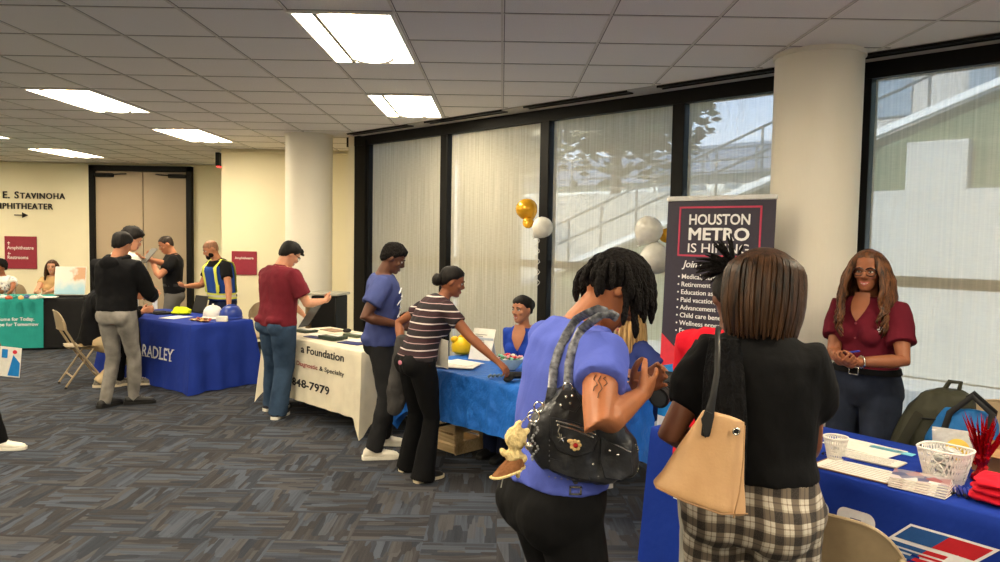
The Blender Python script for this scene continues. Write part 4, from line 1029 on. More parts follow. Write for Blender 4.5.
def hand_mesh(mb, wrist, d, n, thumb, s, curl=.4, spread=1.0, curls=None):
    d = d.normalized(); n = (n - d*n.dot(d)).normalized(); t = d.cross(n)*thumb
    P = lambda f, q, u=0: wrist + d*f*s + t*q*s + n*u*s
    rings = []
    for f, w_, th, c in ((-.015, .027, .02, 0), (.015, .031, .019, .004), (.045, .039, .017, .004), (.075, .042, .014, .001), (.094, .040, .011, 0)):
        rings.append([P(f, c + w_*math.cos(2*PI*j/14), th*math.sin(2*PI*j/14)) for j in range(14)])
    mb.loft(rings)
    curls = curls or [curl]*4
    for i in range(4):
        L = (.074, .083, .077, .06)[i]; r = (.0092, .0095, .009, .0078)[i]
        p = P(.086 - (.0, -.003, .001, .008)[i], .030-.0205*i); dr = (d + t*(.10-.075*i)*spread).normalized()
        pts = [p - dr*.012*s, p]; nn = n
        for q, fr in zip((58, 62, 42), (.44, .31, .25)):
            ang = math.radians(q*curls[i]); ax = dr.cross(nn)
            dr2 = dr*math.cos(ang) + nn*math.sin(ang); nn = nn*math.cos(ang) - dr*math.sin(ang); dr = dr2
            p = p + dr*L*fr*s; pts.append(p)
        mb.tube(pts, [r*s*1.05, r*s, r*s, r*s*.92, r*s*.78], 8)
    p = P(.018, .024, .006); dr = (d*.62 + t*.72 + n*.32).normalized(); pts = [p]
    for q, fr in zip((0, 26, 26), (.042, .034, .026)):
        ang = math.radians(q*(.4+curl)); dr = (dr*math.cos(ang) + (d*.8-t*.45+n*.3).normalized()*math.sin(ang)).normalized()
        p = p + dr*fr*s; pts.append(p)
    mb.tube(pts, [.0145*s, .012*s, .0105*s, .008*s], 8)
class Person:
    def __init__(s, label, loc, heading, h=1.7, sex='m', fat=1.0, lean=0, hiplean=0, side=0, twist=0, head=(0, 0), headroll=0, hands={}, feet={}, seat=None, skin=None, voxel=.008,
                 neck=0, pelvis_drop=0, curl={}, palm={}, elbow={}, group=None, shoulders=1.0, bust=1.0, armfat=1.0, drop_sh=0):
        s.root = empty('person', loc, math.radians(heading-90), label, 'person', group)
        s.M = Matrix.Translation(Vector(loc)) @ Matrix.Rotation(math.radians(heading-90), 4, 'Z'); s.Mi = s.M.inverted()
        s.h, s.sex, s.fat, s.skin, s.voxel = h, sex, fat, skin, voxel; s.s = S = h/1.70; s.seed = random.random()*50
        s.lean, s.hiplean, s.side, s.twist = (math.radians(q) for q in (lean, hiplean, side, twist)); s.armfat = armfat; s.bust = bust
        s.pel = Vector((0, 0, (seat if seat is not None else .935*S - pelvis_drop)))
        # spine stations
        s.st = []; p = s.pel.copy(); dt = .01; n = 80
        for i in range(n):
            t = -.16 + i*dt
            s.st.append(t)
        f0 = s.frame_rot(0)
        s.pos = {}
        p = s.pel.copy()
        for i in range(0, 75):
            t = i*dt; s.pos[i] = p.copy(); p = p + s.frame_rot(t)[2]*dt*S
        p = s.pel.copy()
        for i in range(0, -20, -1):
            s.pos[i] = p.copy(); p = p - s.frame_rot(0)[2]*dt*S
        # shoulders
        shw = (.178 if sex == 'm' else .158)*shoulders
        s.sh = {}
        X, Y, Z = s.frame_rot(.42)
        c = s.spine(.43)
        for k, q in (('L', -1), ('R', 1)): s.sh[k] = c + X*q*shw*S*(.5+.5*fat) - Z*.012*S - Z*drop_sh
        s.arm = {}
        for k, q in (('L', -1), ('R', 1)):
            tgt = hands.get(k)
            if tgt is None: tgt = s.sh[k] + Vector((q*.07, .06, -.52))*S
            elif tgt[0] == 'l': tgt = Vector(tgt[1:])*S
            else: tgt = s.Mi @ Vector(tgt)
            hint = elbow.get(k) or Vector((q*.5, -1, -.35))
            if hint[0] == 'p': hint = (s.Mi @ Vector(hint[1])) - s.sh[k]
            e, w_ = limb_ik(s.sh[k], tgt, .285*S, .255*S, Vector(hint))
            fd = (w_-e).normalized(); pn = palm.get(k)
            pn = (s.Mi.to_3x3() @ Vector(pn[1:]) if pn[0] == 'w' else Vector(pn)) if pn else Vector((-q, .15, -.1))
            s.arm[k] = (s.sh[k], e, w_, fd, pn)
        s.curl = {'L': .45, 'R': .45, **curl}
        # legs
        s.leg = {}; X, Y, Z = s.frame_rot(0)
        for k, q in (('L', -1), ('R', 1)):
            hip = s.pel + X*q*.092*S*(.6+.4*fat) - Z*.045*S
            ft = feet.get(k, None)
            if ft is None: pos, ang = Vector((q*.10*S, .0, 0)), q*8
            else:
                pos = s.Mi @ Vector((ft[0], ft[1], 0)); ang = ft[2]
            pos.z = ft[3] if ft and len(ft) > 3 else 0
            fdir = Vector((math.sin(math.radians(ang)), math.cos(math.radians(ang)), 0))
            ank = pos + Vector((0, 0, .085*S))
            kn, an = limb_ik(hip, ank, .418*S, .405*S, fdir + Vector((0, .3, .25)))
            s.leg[k] = (hip, kn, an, fdir, pos)
        # head
        hp, hy = math.radians(head[0]), math.radians(head[1])
        nb = s.spine(.515); X, Y, Z = s.frame_rot(.5)
        R = Matrix((X, Y, Z)).transposed()
        # head is level unless pitched: use yaw of the chest frame only
        yaw = math.atan2(-Y.x, Y.y) if abs(Y.z) < .95 else 0
        s.HR = Matrix.Rotation(yaw+hy, 3, 'Z') @ Matrix.Rotation(-hp, 3, 'X') @ Matrix.Rotation(math.radians(headroll), 3, 'Y')
        nk = (Z*.55 + (s.HR @ Vector((0, .25, .75)))).normalized()
        s.nb = nb; s.hc = nb + nk*(.028*S) + s.HR @ Vector((0, .014, .108))*S
        s.hs = S*.97
        s.body()
    def frame_rot(s, t):
        k = min(max(t/.42, 0), 1); a = s.hiplean + s.lean*k*k*(3-2*k); tw = s.twist*k; b = s.side*k
        R = Matrix.Rotation(tw, 3, 'Z') @ Matrix.Rotation(b, 3, 'Y') @ Matrix.Rotation(-a, 3, 'X')
        return R @ Vector((1, 0, 0)), R @ Vector((0, 1, 0)), R @ Vector((0, 0, 1))
    def spine(s, t):
        i = t*100; a = math.floor(i); a = min(max(a, -19), 73); return s.pos[a].lerp(s.pos[a+1] if a+1 in s.pos else s.pos[a], i-a)
    def ring(s, t, off=0, n=28, kx=1, ky=1, e=2.35):
        w_, f, b = table_at(TORSO[s.sex], t); X, Y, Z = s.frame_rot(t); c = s.spine(t); S = s.s
        w_ = (w_*(.35+.65*s.fat))*S*kx + off; f = f*s.fat*S*ky + off; b = b*(.5+.5*s.fat)*S*ky + off
        out = []
        for j in range(n):
            a = 2*PI*j/n; cx, sy = math.cos(a), math.sin(a)
            out.append(c + X*w_*math.copysign(abs(cx)**(2/e), cx) + Y*(f if sy > 0 else b)*math.copysign(abs(sy)**(2/e), sy))
        return out
    def torso(s, mb, t0, t1, off=0, step=.02, offs=None):
        n = max(2, int(round((t1-t0)/step))); rings = []
        for i in range(n+1):
            t = lerp(t0, t1, i/n); rings.append(s.ring(t, off if offs is None else table_at(offs, t)[0]))
        mb.loft(rings)
        if s.sex == 'f' and t1 > .36 and s.bust > 0:
            X, Y, Z = s.frame_rot(.3); c = s.spine(.295); o = off if offs is None else table_at(offs, .3)[0]
            for q in (-1, 1): mb.ell(c + X*q*.07*s.s + Y*(.085*s.s*s.fat), [(.062*s.s*s.bust + o)]*2 + [.062*s.s*s.bust+o])
        if t0 < -.015:
            sh_ = t0 > -.115; X, Y, Z = s.frame_rot(0); c = s.spine(max(-.05, t0+.055) if sh_ else -.05); o = off if offs is None else table_at(offs, -.05)[0]
            for q in (-1, 1): mb.ell(c + X*q*.078*s.s*s.fat - Y*.055*s.s*s.fat, ((.078*s.s*s.fat+o), (.072*s.s*s.fat+o), (.052*s.s if sh_ else .085*s.s+o)))
    def H(s, x, y, z): return s.hc + s.HR @ Vector((x, y, z))*s.hs
    def body(s):
        mb = MB(); S = s.s
        s.torso(mb, -.13, .50, 0)
        X, Y, Z = s.frame_rot(.46)
        r = (.056 if s.sex == 'm' else .047)*S
        mb.tube([s.spine(.44), s.spine(.50) - Y*.004, s.H(0, -.014, -.07), s.H(0, -.01, -.02)], [r*1.35, r*1.06, r*.97, r*.85], 16)
        for k in 'LR':
            a, e, w_, fd, pn = s.arm[k]; q = 1 if k == 'R' else -1; g = S*(.35+.65*s.armfat); m = 1.0 if s.sex == 'm' else .9
            c = s.spine(.42) + (a-s.spine(.43))*.45
            mb.tube([c, a, a.lerp(e, .35), a.lerp(e, .7), e, e.lerp(w_, .25), e.lerp(w_, .6), w_, w_+fd*.02], [.06*S*m, .057*g*m, .052*g*m, .046*g*m, .041*g*m, .043*g*m, .036*g*m, .027*S*m, .025*S*m], 14)
            hand_mesh(mb, w_+fd*.012, fd, pn, 1 if k == 'R' else -1, S*(1 if s.sex == 'm' else .93), s.curl[k] if not isinstance(s.curl[k], (list, tuple)) else .4, 1.0, s.curl[k] if isinstance(s.curl[k], (list, tuple)) else None)
            hip, kn, an, fdir, pos = s.leg[k]; f = .5+.5*s.fat
            mb.tube([hip, hip.lerp(kn, .3), hip.lerp(kn, .7), kn, kn.lerp(an, .28), kn.lerp(an, .65), an], [.088*S*f, .083*S*f, .064*S*f, .053*S, .055*S, .044*S, .036*S], 14)
            mb.tube([an, pos+fdir*.02*S+Vector((0, 0, .055*S)), pos+fdir*.13*S+Vector((0, 0, .03*S))], [.034*S, .030*S, .016*S], 10)
        # head
        rings = [[s.H(*p) for p in head_ring(z)] for z in (-.116, -.108, -.095, -.08, -.06, -.04, -.02, 0, .02, .04, .06, .078, .092, .102, .109, .113)]
        mb.loft(rings)
        E = lambda c, r_, rot=None: mb.ell(s.H(*c), [q*s.hs for q in r_], s.HR @ (rot or Matrix.Identity(3)), 10, 7)
        mb.tube([s.H(0, .079, .018), s.H(0, .092, -.005), s.H(0, .104, -.028), s.H(0, .095, -.038)], [.010*s.hs, .011*s.hs, .0135*s.hs, .009*s.hs], 8)
        for q in (-1, 1):
            E((q*.0125, .092, -.034), (.009, .011, .008)); E((q*.031, .076, .022), (.026, .013, .007)); E((q*.041, .062, -.025), (.022, .02, .02))
            E((q*.0735, -.012, -.008), (.009, .02, .032), rmat(-.2, 0, q*-.25))
        E((0, .076, -.098), (.022, .014, .014))
        s.body_obj = link('body', remesh(mb, s.voxel, 2, .45, 'body'), s.skin, s.root)
        return s
    # ---- face
    def face(s, lips=(150, 80, 75), brows=(40, 28, 22), iris=(50, 30, 20), smile=False, beard=None):
        mb = MB(); pp = MB(); lid = MB()
        for q in (-1, 1):
            mb.ell(s.H(q*.031, .0785, .0005), [.0135*s.hs, .008*s.hs, .0075*s.hs], s.HR, 12, 8); pp.ell(s.H(q*.031, .0845, .0005), [.006*s.hs, .003*s.hs, .006*s.hs], s.HR, 10, 6)
            o = MB()
            o.tube([s.H(q*.012, .089, .018), s.H(q*.03, .0905, .025), s.H(q*.048, .079, .02)], [.003*s.hs, .0042*s.hs, .002*s.hs], 6)
            o.build('eyebrow', plain('eyebrow_hair', brows, .8), s.root)
            lid.tube([s.H(q*.016, .0835, .002), s.H(q*.03, .0875, .0075), s.H(q*.046, .077, .003)], .0022*s.hs, 5)
        e = mb.build('eyes', plain('eye_white', (215, 208, 200), .25, var=.02), s.root); pp.build('irises', plain('iris', iris, .2), e); lid.build('eyelashes', plain('lash', (25, 18, 16), .8), e)
        m = MB(); k = .004 if smile else 0
        m.tube([s.H(-.026, .078, -.064+k*1.5), s.H(-.01, .0915, -.0625), s.H(0, .0925, -.0635), s.H(.01, .0915, -.0625), s.H(.026, .078, -.064+k*1.5)], [.002*s.hs, .0055*s.hs, .005*s.hs, .0055*s.hs, .002*s.hs], 8)
        m.tube([s.H(-.024, .078, -.067+k), s.H(0, .091, -.0735-k*.6), s.H(.024, .078, -.067+k)], [.002*s.hs, .0068*s.hs, .002*s.hs], 8)
        m.build('lips', plain('lips', lips, .4), s.root)
        if smile:
            t = MB(); t.tube([s.H(-.017, .0855, -.0665), s.H(0, .095, -.068), s.H(.017, .0855, -.0665)], [.002*s.hs, .0036*s.hs, .002*s.hs], 6); t.build('teeth', plain('teeth', (235, 228, 215), .3), s.root)
        return s
    def cap_hair(s, mat, thick=.012, front=.055, side=-.015, back=-.095, curl=.0, rough=60, name='hair'):
        """short hair: the skull pushed outward inside the hairline"""
        rings = []; zs = [-.1+.013*i for i in range(16)] + [.105, .1095, .1128]
        for z in zs:
            rr = []
            for p in head_ring(z, 40):
                f = (p.y+.01)/.09          # -1 back .. 1 front
                line = lerp(side, front, min(1, max(0, f)*1.25)**1.3) if f > 0 else lerp(side, back, min(1, -f*1.5))
                line += .012*noise.noise(p*45 + Vector((s.seed, 3, 0)))
                k = min(1, max(0, (z-line)/.034+.30)); out = (p - Vector((0, -.012, .0))).normalized()
                t = lerp(-.012, thick, k)
                if k > .3: t += max(curl, .003)*(noise.noise(p*rough + Vector((s.seed, 0, 0))) + .6*noise.noise(p*rough*2.1))
                rr.append(s.H(*(p + out*t)))
            rings.append(rr)
        mb = MB(); mb.loft(rings); o = mb.build(name, mat, s.root, 180); return o
    def grow(s, p, n, L, stiff=.4, steps=9, pull=1.0, R=(.083, .105, .118), grav=None, jitter=0, rnd=random):
        """one lock of hair that starts along n, falls and slides over the head"""
        g = s.HR.transposed() @ Vector((0, 0, -1)) if grav is None else Vector(grav)
        n = n.normalized(); tg = g - n*g.dot(n); d = (n*(.25+stiff*.9) + (tg.normalized() if tg.length > .05 else Vector((0, 0, 0)))*(1.05-stiff)).normalized()
        pts = [p.copy()]; st = L/steps; c0 = Vector((0, -.008, -.005))
        for i in range(steps):
            d = (d + g*pull*(1-stiff)*.8 + Vector((rnd.uniform(-1, 1), rnd.uniform(-1, 1), rnd.uniform(-1, 1)))*jitter).normalized()
            q = pts[-1] + d*st
            e = q - c0; m = math.sqrt((e.x/R[0])**2 + (e.y/R[1])**2 + (e.z/R[2])**2)
            if m < 1 and e.z > -.09: q = c0 + e/m
            d = (q-pts[-1]).normalized() if (q-pts[-1]).length > 1e-6 else d
            pts.append(q)
        return pts
    def scalp(s, az, el):
        """point on the skull: azimuth 0 = front, 90 = the person's right, elevation up"""
        a, e = math.radians(az), math.radians(el); v = Vector((math.sin(a)*math.cos(e), math.cos(a)*math.cos(e), math.sin(e)))
        return Vector((v.x*.073, v.y*.095-.006, v.z*.108+.004)), v
    # ---- clothing
    def shirt(s, mat, name='shirt', hem=-.03, ease=.014, hem_ease=.02, sleeve=.6, sease=.016, neckt=.50, disp=.006, wide_end=0, puff=0, long=False, voxel=None):
        mb = MB(); S = s.s
        s.torso(mb, hem, neckt, offs=[(hem, hem_ease), (.1, (ease+hem_ease)/2+.004), (.3, ease), (.44, ease*.9), (.5, ease*.8)])
        for k in 'LR':
            a, e, w_, fd, pn = s.arm[k]; g = S*(.35+.65*s.armfat); m = 1.0 if s.sex == 'm' else .92
            c = s.spine(.42) + (a-s.spine(.43))*.35; b = .062*S*m + sease*.8
            if long:
                mb.tube([c, a, a.lerp(e, .4), a.lerp(e, .8), e, e.lerp(w_, .3), e.lerp(w_, .7), e.lerp(w_, .97)], [b, .060*g*m+sease, .055*g*m+sease*1.1, .048*g*m+sease, .046*g*m+sease, .046*g*m+sease, .04*g*m+sease, .032*g*m+sease*.6], 14, ends=False)
            elif puff:
                mb.tube([c, a, a.lerp(e, .25), a.lerp(e, .45), a.lerp(e, .6), a.lerp(e, .66)], [b, .062*g*m+sease+puff*.8, .06*g*m+sease+puff, .058*g*m+sease+puff, .054*g*m+sease*.6+puff*.4, .05*g*m+.006], 16, ends=False)
            elif sleeve > 0:
                mb.tube([c, a, a.lerp(e, .3*sleeve/.6), a.lerp(e, sleeve*.85), a.lerp(e, sleeve)], [b, .060*g*m+sease, .056*g*m+sease*1.1, .052*g*m+sease*1.25+wide_end, .051*g*m+sease*1.35+wide_end], 14, ends=False)
        s.shirt_obj = link(name, remesh(mb, voxel or max(.009, s.voxel*1.3), 4, .5, name, disp, 11, s.seed, .7), mat, s.root)
        return s.shirt_obj
    def neck_v(s, mat, t_low=.36, w_=6, off=.02, name='neckline'):
        n = 72; rows = []; mb = MB()
        for i in range(9):
            t = lerp(t_low, .53, i/8); rg = s.ring(t, off + .004, n); k = (i+.05)/8*w_
            X, Y, Z = s.frame_rot(t); row = []
            for q in range(-4, 5):
                a = n/4 - q/4*k; j = math.floor(a); row.append(rg[j % n].lerp(rg[(j+1) % n], a-j))
            rows.append(row)
        mb.loft(rows, False, False, False); return mb.build(name, mat, s.root)
    def collar(s, mat, h=.035, open_=.0, name='collar', r=.066):
        X, Y, Z = s.frame_rot(.5); c = s.spine(.485); S = s.s; n = 28; mb = MB(); rings = []
        for (dz, k) in ((-.012, 1.14), (.012, 1.04), (h*.8, .98), (h, 1.0), (h*.55, 1.22), (.004, 1.36), (-.004, 1.3)):
            rr = []
            for j in range(n):
                a = -PI/2 + open_ + (2*PI-2*open_)*j/(n-1) + PI
                a = PI/2 + open_ + (2*PI-2*open_)*j/(n-1)
                fr = max(0, math.sin(a)); rr.append(c + (X*math.cos(a)*r*k + Y*(math.sin(a)*r*.92*k))*S + Z*(dz-.03*fr)*S)
            rings.append(rr)
        mb.loft(rings, False, False, False)
        return mb.build(name, mat, s.root)
    def trousers(s, mat, style='straight', top=.10, ease=.012, disp=.007, name='trousers', cut=.03, voxel=None):
        mb = MB(); S = s.s; f = .5+.5*s.fat
        P = {'slim': (.097, .09, .072, .066, .066, .057, .050), 'straight': (.102, .098, .082, .074, .073, .07, .068), 'flare': (.098, .093, .074, .065, .069, .082, .098), 'baggy': (.108, .108, .098, .092, .09, .088, .088)}[style]
        s.torso(mb, -.125, top, offs=[(-.13, ease), (0, ease), (top, ease*.7)])
        for k in 'LR':
            hip, kn, an, fdir, pos = s.leg[k]; end = an + (an-kn).normalized()*(.085*S-cut)
            r = [q*S for q in P]; r[0] *= f; r[1] *= f; r[2] *= (.6+.4*f)
            mb.tube([hip+Vector((0, 0, .03)), hip, hip.lerp(kn, .35), hip.lerp(kn, .75), kn, kn.lerp(an, .35), kn.lerp(an, .75), end], [r[0]*.9, r[0], r[1], r[2], r[3], r[4], r[5], r[6]], 18, ends=False)
        s.trousers_obj = link(name, remesh(mb, voxel or max(.009, s.voxel*1.3), 3, .5, name, disp, 10, s.seed+5, .55), mat, s.root)
        return s.trousers_obj
    def belt(s, mat, buckle=None, t=.095, off=.016):
        mb = MB(); rr = [s.ring(t+d, off+o) for d, o in ((-.017, -.006), (-.017, .003), (.017, .003), (.017, -.006))]
        mb.loft(rr, False, False); b = mb.build('belt', mat, s.root)
        if buckle:
            X, Y, Z = s.frame_rot(t); p = s.ring(t, off+.008, 28)[7]; q = MB(); R = Matrix((X, Y, Z)).transposed()
            for dx, dz, w_, h_ in ((0, .02, .055, .008), (0, -.02, .055, .008), (.026, 0, .008, .046), (-.026, 0, .008, .046)): q.box(p + X*dx + Z*dz, (w_, .01, h_), R, .002)
            q.build('buckle', buckle, b)
    def shoes(s, mat, solemat, high=False, size=1.0, name='shoe'):
        S = s.s*size*(1 if s.sex == 'm' else .93)
        for k in 'LR':
            hip, kn, an, fd, pos = s.leg[k]; sd = Vector((fd.y, -fd.x, 0)); sole = MB(); up = MB()
            prof = [(-.085, .026, .05), (-.078, .036, .075), (-.04, .040, .085 if not high else .12), (.0, .040, .085 if not high else .115), (.05, .043, .080), (.10, .049, .068), (.15, .047, .058), (.178, .036, .048), (.192, .018, .032)]
            ring = lambda y, w_, z0, z1, m=16: [pos + fd*y*S + sd*(w_*S*math.cos(2*PI*j/m)) + Vector((0, 0, (z0+z1)/2*S + (z1-z0)/2*S*math.sin(2*PI*j/m))) for j in range(m)]
            up.loft([ring(y, w_, .008, z) for y, w_, z in prof])
            def so(y, w_, g): return [pos + fd*y*S + sd*x*w_*S + Vector((0, 0, z)) for x, z in ((-1, .002), (1, .002), (1.04, .014*S), (1.0, .027*S*g), (-1.0, .027*S*g), (-1.04, .014*S))]
            sole.loft([so(-.094, .02, 1.1), so(-.085, .036, 1.1), so(-.04, .043, 1.05), so(.05, .045, 1), so(.11, .052, .95), so(.155, .05, .95), so(.186, .036, 1.0), so(.200, .016, 1.05)])
            o = up.build(name, mat, s.root, 60); sole.build('sole', solemat, o, 50)
            lc = MB()
            for q in range(4):
                y = .035+.022*q; z = (.088-.008*q)*S
                lc.tube([pos+fd*y*S+sd*-.02*S+Vector((0, 0, z-.006)), pos+fd*y*S+Vector((0, 0, z+.003)), pos+fd*y*S+sd*.02*S+Vector((0, 0, z-.006))], .004, 5)
            lc.build('laces', solemat, o)
    def world(s, p): return s.M @ p
    def local(s, p): return s.Mi @ Vector(p)
SKIN_LIGHT = skinmat('light_skin', (206, 150, 120)); SKIN_TAN = skinmat('tan_skin', (182, 124, 92)); SKIN_BROWN = skinmat('brown_skin', (142, 88, 60)); SKIN_DARK = skinmat('dark_skin', (92, 58, 42))
HAIR_BLACK = hairmat('black_hair', (10, 8, 8), (26, 21, 19), r=.62); HAIR_BLACK2 = fabric('coily_black_hair', (22, 18, 17), .4, .9, .9, 90)
# ------------------------------------------------------------------ wardrobe
F = fabric
C_black = F('black_knit', (15, 15, 18), .2); C_blacktee = F('black_jersey', (14, 14, 16), .18, wr=.5); C_leg = F('black_leggings', (11, 11, 13), .15)
C_white = F('white_shirt', (226, 223, 214), .05); C_maroon = F('maroon_pique', (112, 34, 46), .1); C_burg = F('burgundy_shirt', (92, 18, 34), .1); C_tee = F('slate_blue_tee', (70, 80, 134), .1)
C_peri = F('periwinkle_tee', (84, 98, 190), .08, wr=.5); C_royal = F('royal_blouse', (28, 62, 160), .1); C_red = F('red_fleece', (206, 20, 42), .08, wr=.5, ws=14); C_navytee = F('navy_tee', (46, 60, 122), .1)
C_jean = F('blue_denim', (46, 66, 92), .2, tint=(66, 88, 116)); C_djean = F('dark_denim', (24, 29, 42), .25, tint=(40, 47, 64)); C_gjean = F('grey_washed_denim', (112, 108, 104), .22, tint=(158, 153, 146), ws=16); C_grey = F('grey_twill', (104, 101, 98), .1); C_char = F('charcoal_twill', (34, 34, 36), .15)
C_lgrey = F('light_grey_fleece', (140, 137, 130), .1); C_khaki = F('khaki_twill', (186, 164, 128), .1); C_tan = F('tan_blouse', (206, 168, 118), .08); C_navy = F('navy_twill', (32, 40, 70), .12)
S_black = plain('black_leather', (26, 25, 26), .5); S_white = plain('white_leather', (226, 220, 206), .5); S_navy = plain('navy_canvas', (32, 34, 48), .8); S_grey = plain('grey_camo_canvas', (120, 114, 104), .8, var=.5, vs=40)
SO_white = plain('white_rubber', (230, 225, 212), .6); SO_black = plain('black_sole', (22, 21, 21), .7); SO_gum = plain('cream_rubber', (214, 200, 172), .6)
M_chrome = plain('chrome', (196, 192, 184), .2, .95)
def striped():
    t = NT('striped_knit'); s = t.add('ShaderNodeSeparateXYZ'); t.link(t.mapping((1, 1, 1), (0, 0, 0)), s.inputs[0])
    z = t.math('ADD', s.outputs['Z'], t.math('MULTIPLY', t.noise(5, 2), .012)); f = t.math('FRACT', t.math('MULTIPLY', z, 22))
    big = t.math('FRACT', t.math('MULTIPLY', z, 11))
    a = t.ramp(f, [(.0, lin((50, 22, 30))), (.68, lin((42, 18, 26))), (.72, lin((206, 192, 190))), (.86, lin((206, 192, 190))), (.9, lin((46, 20, 28)))])
    b = t.ramp(f, [(.0, lin((28, 22, 28))), (.74, lin((28, 22, 28))), (.78, lin((170, 140, 144))), (.86, lin((170, 140, 144))), (.9, lin((28, 22, 28)))])
    t.set(t.mix(t.math('GREATER_THAN', big, .5), a, b), .9); t.bump(t.noise(10, 3), .3, .03); return t.m
def plaid():
    t = NT('plaid_flannel'); s = t.add('ShaderNodeSeparateXYZ'); t.link(t.mapping((1, 1, 1), (0, 0, .15)), s.inputs[0]); w_ = t.math('MULTIPLY', t.noise(6, 2), .02)
    def band(v, f, off):
        q = t.math('FRACT', t.math('ADD', t.math('MULTIPLY', v, f), off)); return t.ramp(q, [(.0, (0, 0, 0)), (.02, (1, 1, 1)), (.44, (1, 1, 1)), (.46, (.35, .35, .35)), (.54, (.35, .35, .35)), (.56, (0, 0, 0)), (.74, (.0, .0, .0)), (.75, (.5, .5, .5)), (.80, (.5, .5, .5)), (.81, (0, 0, 0))])
    ang = t.math('ADD', t.math('MULTIPLY', s.outputs['X'], 1.0), t.math('MULTIPLY', s.outputs['Y'], .55)); x = band(t.math('ADD', ang, w_), 17, .2); z = band(t.math('ADD', s.outputs['Z'], w_), 16, .1)
    v = t.math('MULTIPLY', t.math('ADD', x, z), .5); c = t.ramp(v, [(.0, lin((206, 198, 184))), (.25, lin((168, 156, 140))), (.5, lin((112, 100, 88))), (1, lin((44, 38, 36)))])
    t.set(t.mix(t.ramp(t.noise(400, 1), [(.4, (0, 0, 0)), (.6, (.18, .18, .18))]), c, lin((120, 112, 102))), .95); t.bump(t.noise(9, 3), .3, .03); return t.m
def polo(p, mat, **k):
    o = p.shirt(mat, 'polo_shirt', **k); p.collar(mat, .03); return o
def fpt(px, py): q = atz(px, py, 0); return (q.x, q.y)
# ------------------------------------------------------------------ man in the black hoodie
q = atz(123, 406, 0)
p = Person('man in a black hoodie and washed grey jeans standing with his back turned', (-3.75, 7.32, 0), 80, 1.735, 'm', 1.02, lean=4, head=(22, -4), hands={'L': ('l', -.14, .36, 1.06), 'R': ('l', .14, .36, 1.04)}, elbow={'L': (-.7, -.7, -.4), 'R': (.7, -.7, -.4)},
           feet={'L': (*fpt(106, 407), 8), 'R': (*fpt(134, 404), 55)}, skin=SKIN_TAN, voxel=.009, shoulders=1.08)
p.shirt(C_black, 'hoodie', hem=.00, ease=.03, hem_ease=.022, long=True, sease=.026, disp=.010)
b = MB(); X, Y, Z = p.frame_rot(.46); c = p.spine(.49)
b.tube([c + X*math.cos(a)*.105 + Y*math.sin(a)*.085 - Z*(.05*max(0, -math.sin(a))) + Z*.02 for a in [PI/2+.5 + (2*PI-1.0)*k/16 for k in range(17)]], [.02]+[.03]*4+[.042]*7+[.03]*4+[.02], 10); b.ell(c - Y*.115 - Z*.05, (.11, .04, .075))
link('hood', remesh(b, .009, 4, .5, 'hood', .006, 14), C_black, p.root)
p.trousers(C_gjean, 'slim', top=.05, ease=.012, disp=.010); p.shoes(S_black, SO_black); p.cap_hair(HAIR_BLACK, .014, .05, -.02, -.085, .004)
# ------------------------------------------------------------------ man in white behind him
p = Person('man in a white long sleeved shirt just beyond the man in the black hoodie', (-4.03, 7.98, 0), 50, 1.79, 'm', 1.0, lean=6, head=(24, -14), hands={'L': ('l', -.06, .26, 1.02), 'R': ('l', .02, .22, .99)},
           elbow={'R': (1, -.5, -.3)}, feet={'L': (*fpt(119, 386), -5), 'R': (*fpt(137, 385), 28)}, skin=SKIN_LIGHT, voxel=.010)
p.shirt(C_white, 'shirt', hem=-.06, ease=.03, hem_ease=.03, long=True, sease=.024, disp=.010); p.collar(C_white); p.trousers(C_leg, 'slim'); p.shoes(S_grey, SO_gum); p.cap_hair(HAIR_BLACK, .024, .045, -.02, -.085, .008); p.face()
# ------------------------------------------------------------------ man in the black polo
p = Person('man in a black polo shirt reading a tablet before the double doors', (-4.38, 10.05, 0), 205, 1.70, 'm', 1.06, lean=3, head=(26, 6), hands={'L': at(152, 262, 9.82), 'R': at(147, 259, 9.72)}, palm={'L': ('w', 0, 0, 1), 'R': ('w', 0, 0, 1)}, skin=SKIN_TAN, voxel=.010)
polo(p, C_black, hem=-.02, ease=.02, hem_ease=.014); p.trousers(C_grey, 'straight'); p.shoes(S_black, SO_black); p.cap_hair(hairmat('buzzed_hair', (30, 24, 20), (62, 50, 42)), .004, .055, -.02, -.08); p.face(); p.belt(S_black)
PB = p
o = MB(); o.box((0, 0, 0), (.17, .012, .24), None, .005); tab = o.build('tablet', plain('grey_tablet', (90, 86, 80), .4), None, True, at(149, 255.5, 9.68), (R_(-40), 0, R_(-40))); tag(tab, 'small grey tablet held up by the man in the black polo', 'tablet')
# ------------------------------------------------------------------ man in the safety vest
p = Person('bald bearded man in a blue and yellow safety vest leaning on the far blue table', (-3.50, 9.42, 0), 228, 1.66, 'm', 1.1, lean=14, head=(22, -16), hands={'R': at(188, 286, 9.25), 'L': at(229, 306, 9.02)}, palm={'R': ('w', 0, -.2, 1), 'L': ('w', 0, 0, -1)}, elbow={'L': (-1, -.6, .1), 'R': (.6, -.8, -.5)}, curl={'R': .5, 'L': .2}, skin=SKIN_TAN, voxel=.009)
polo(p, C_black, hem=-.02, ease=.018, hem_ease=.014); p.trousers(C_navy, 'straight'); p.shoes(S_black, SO_black); p.face()
p.cap_hair(hairmat('shaved_stubble', (128, 92, 72), (150, 106, 82)), .001, .03, -.02, -.08, name='stubble')
b = MB(); b.ell(p.H(0, .068, -.088), [.042*p.hs, .03*p.hs, .034*p.hs], p.HR, 16, 10)
for q in (-1, 1): b.ell(p.H(q*.05, .035, -.065), [.014*p.hs, .034*p.hs, .036*p.hs], p.HR)
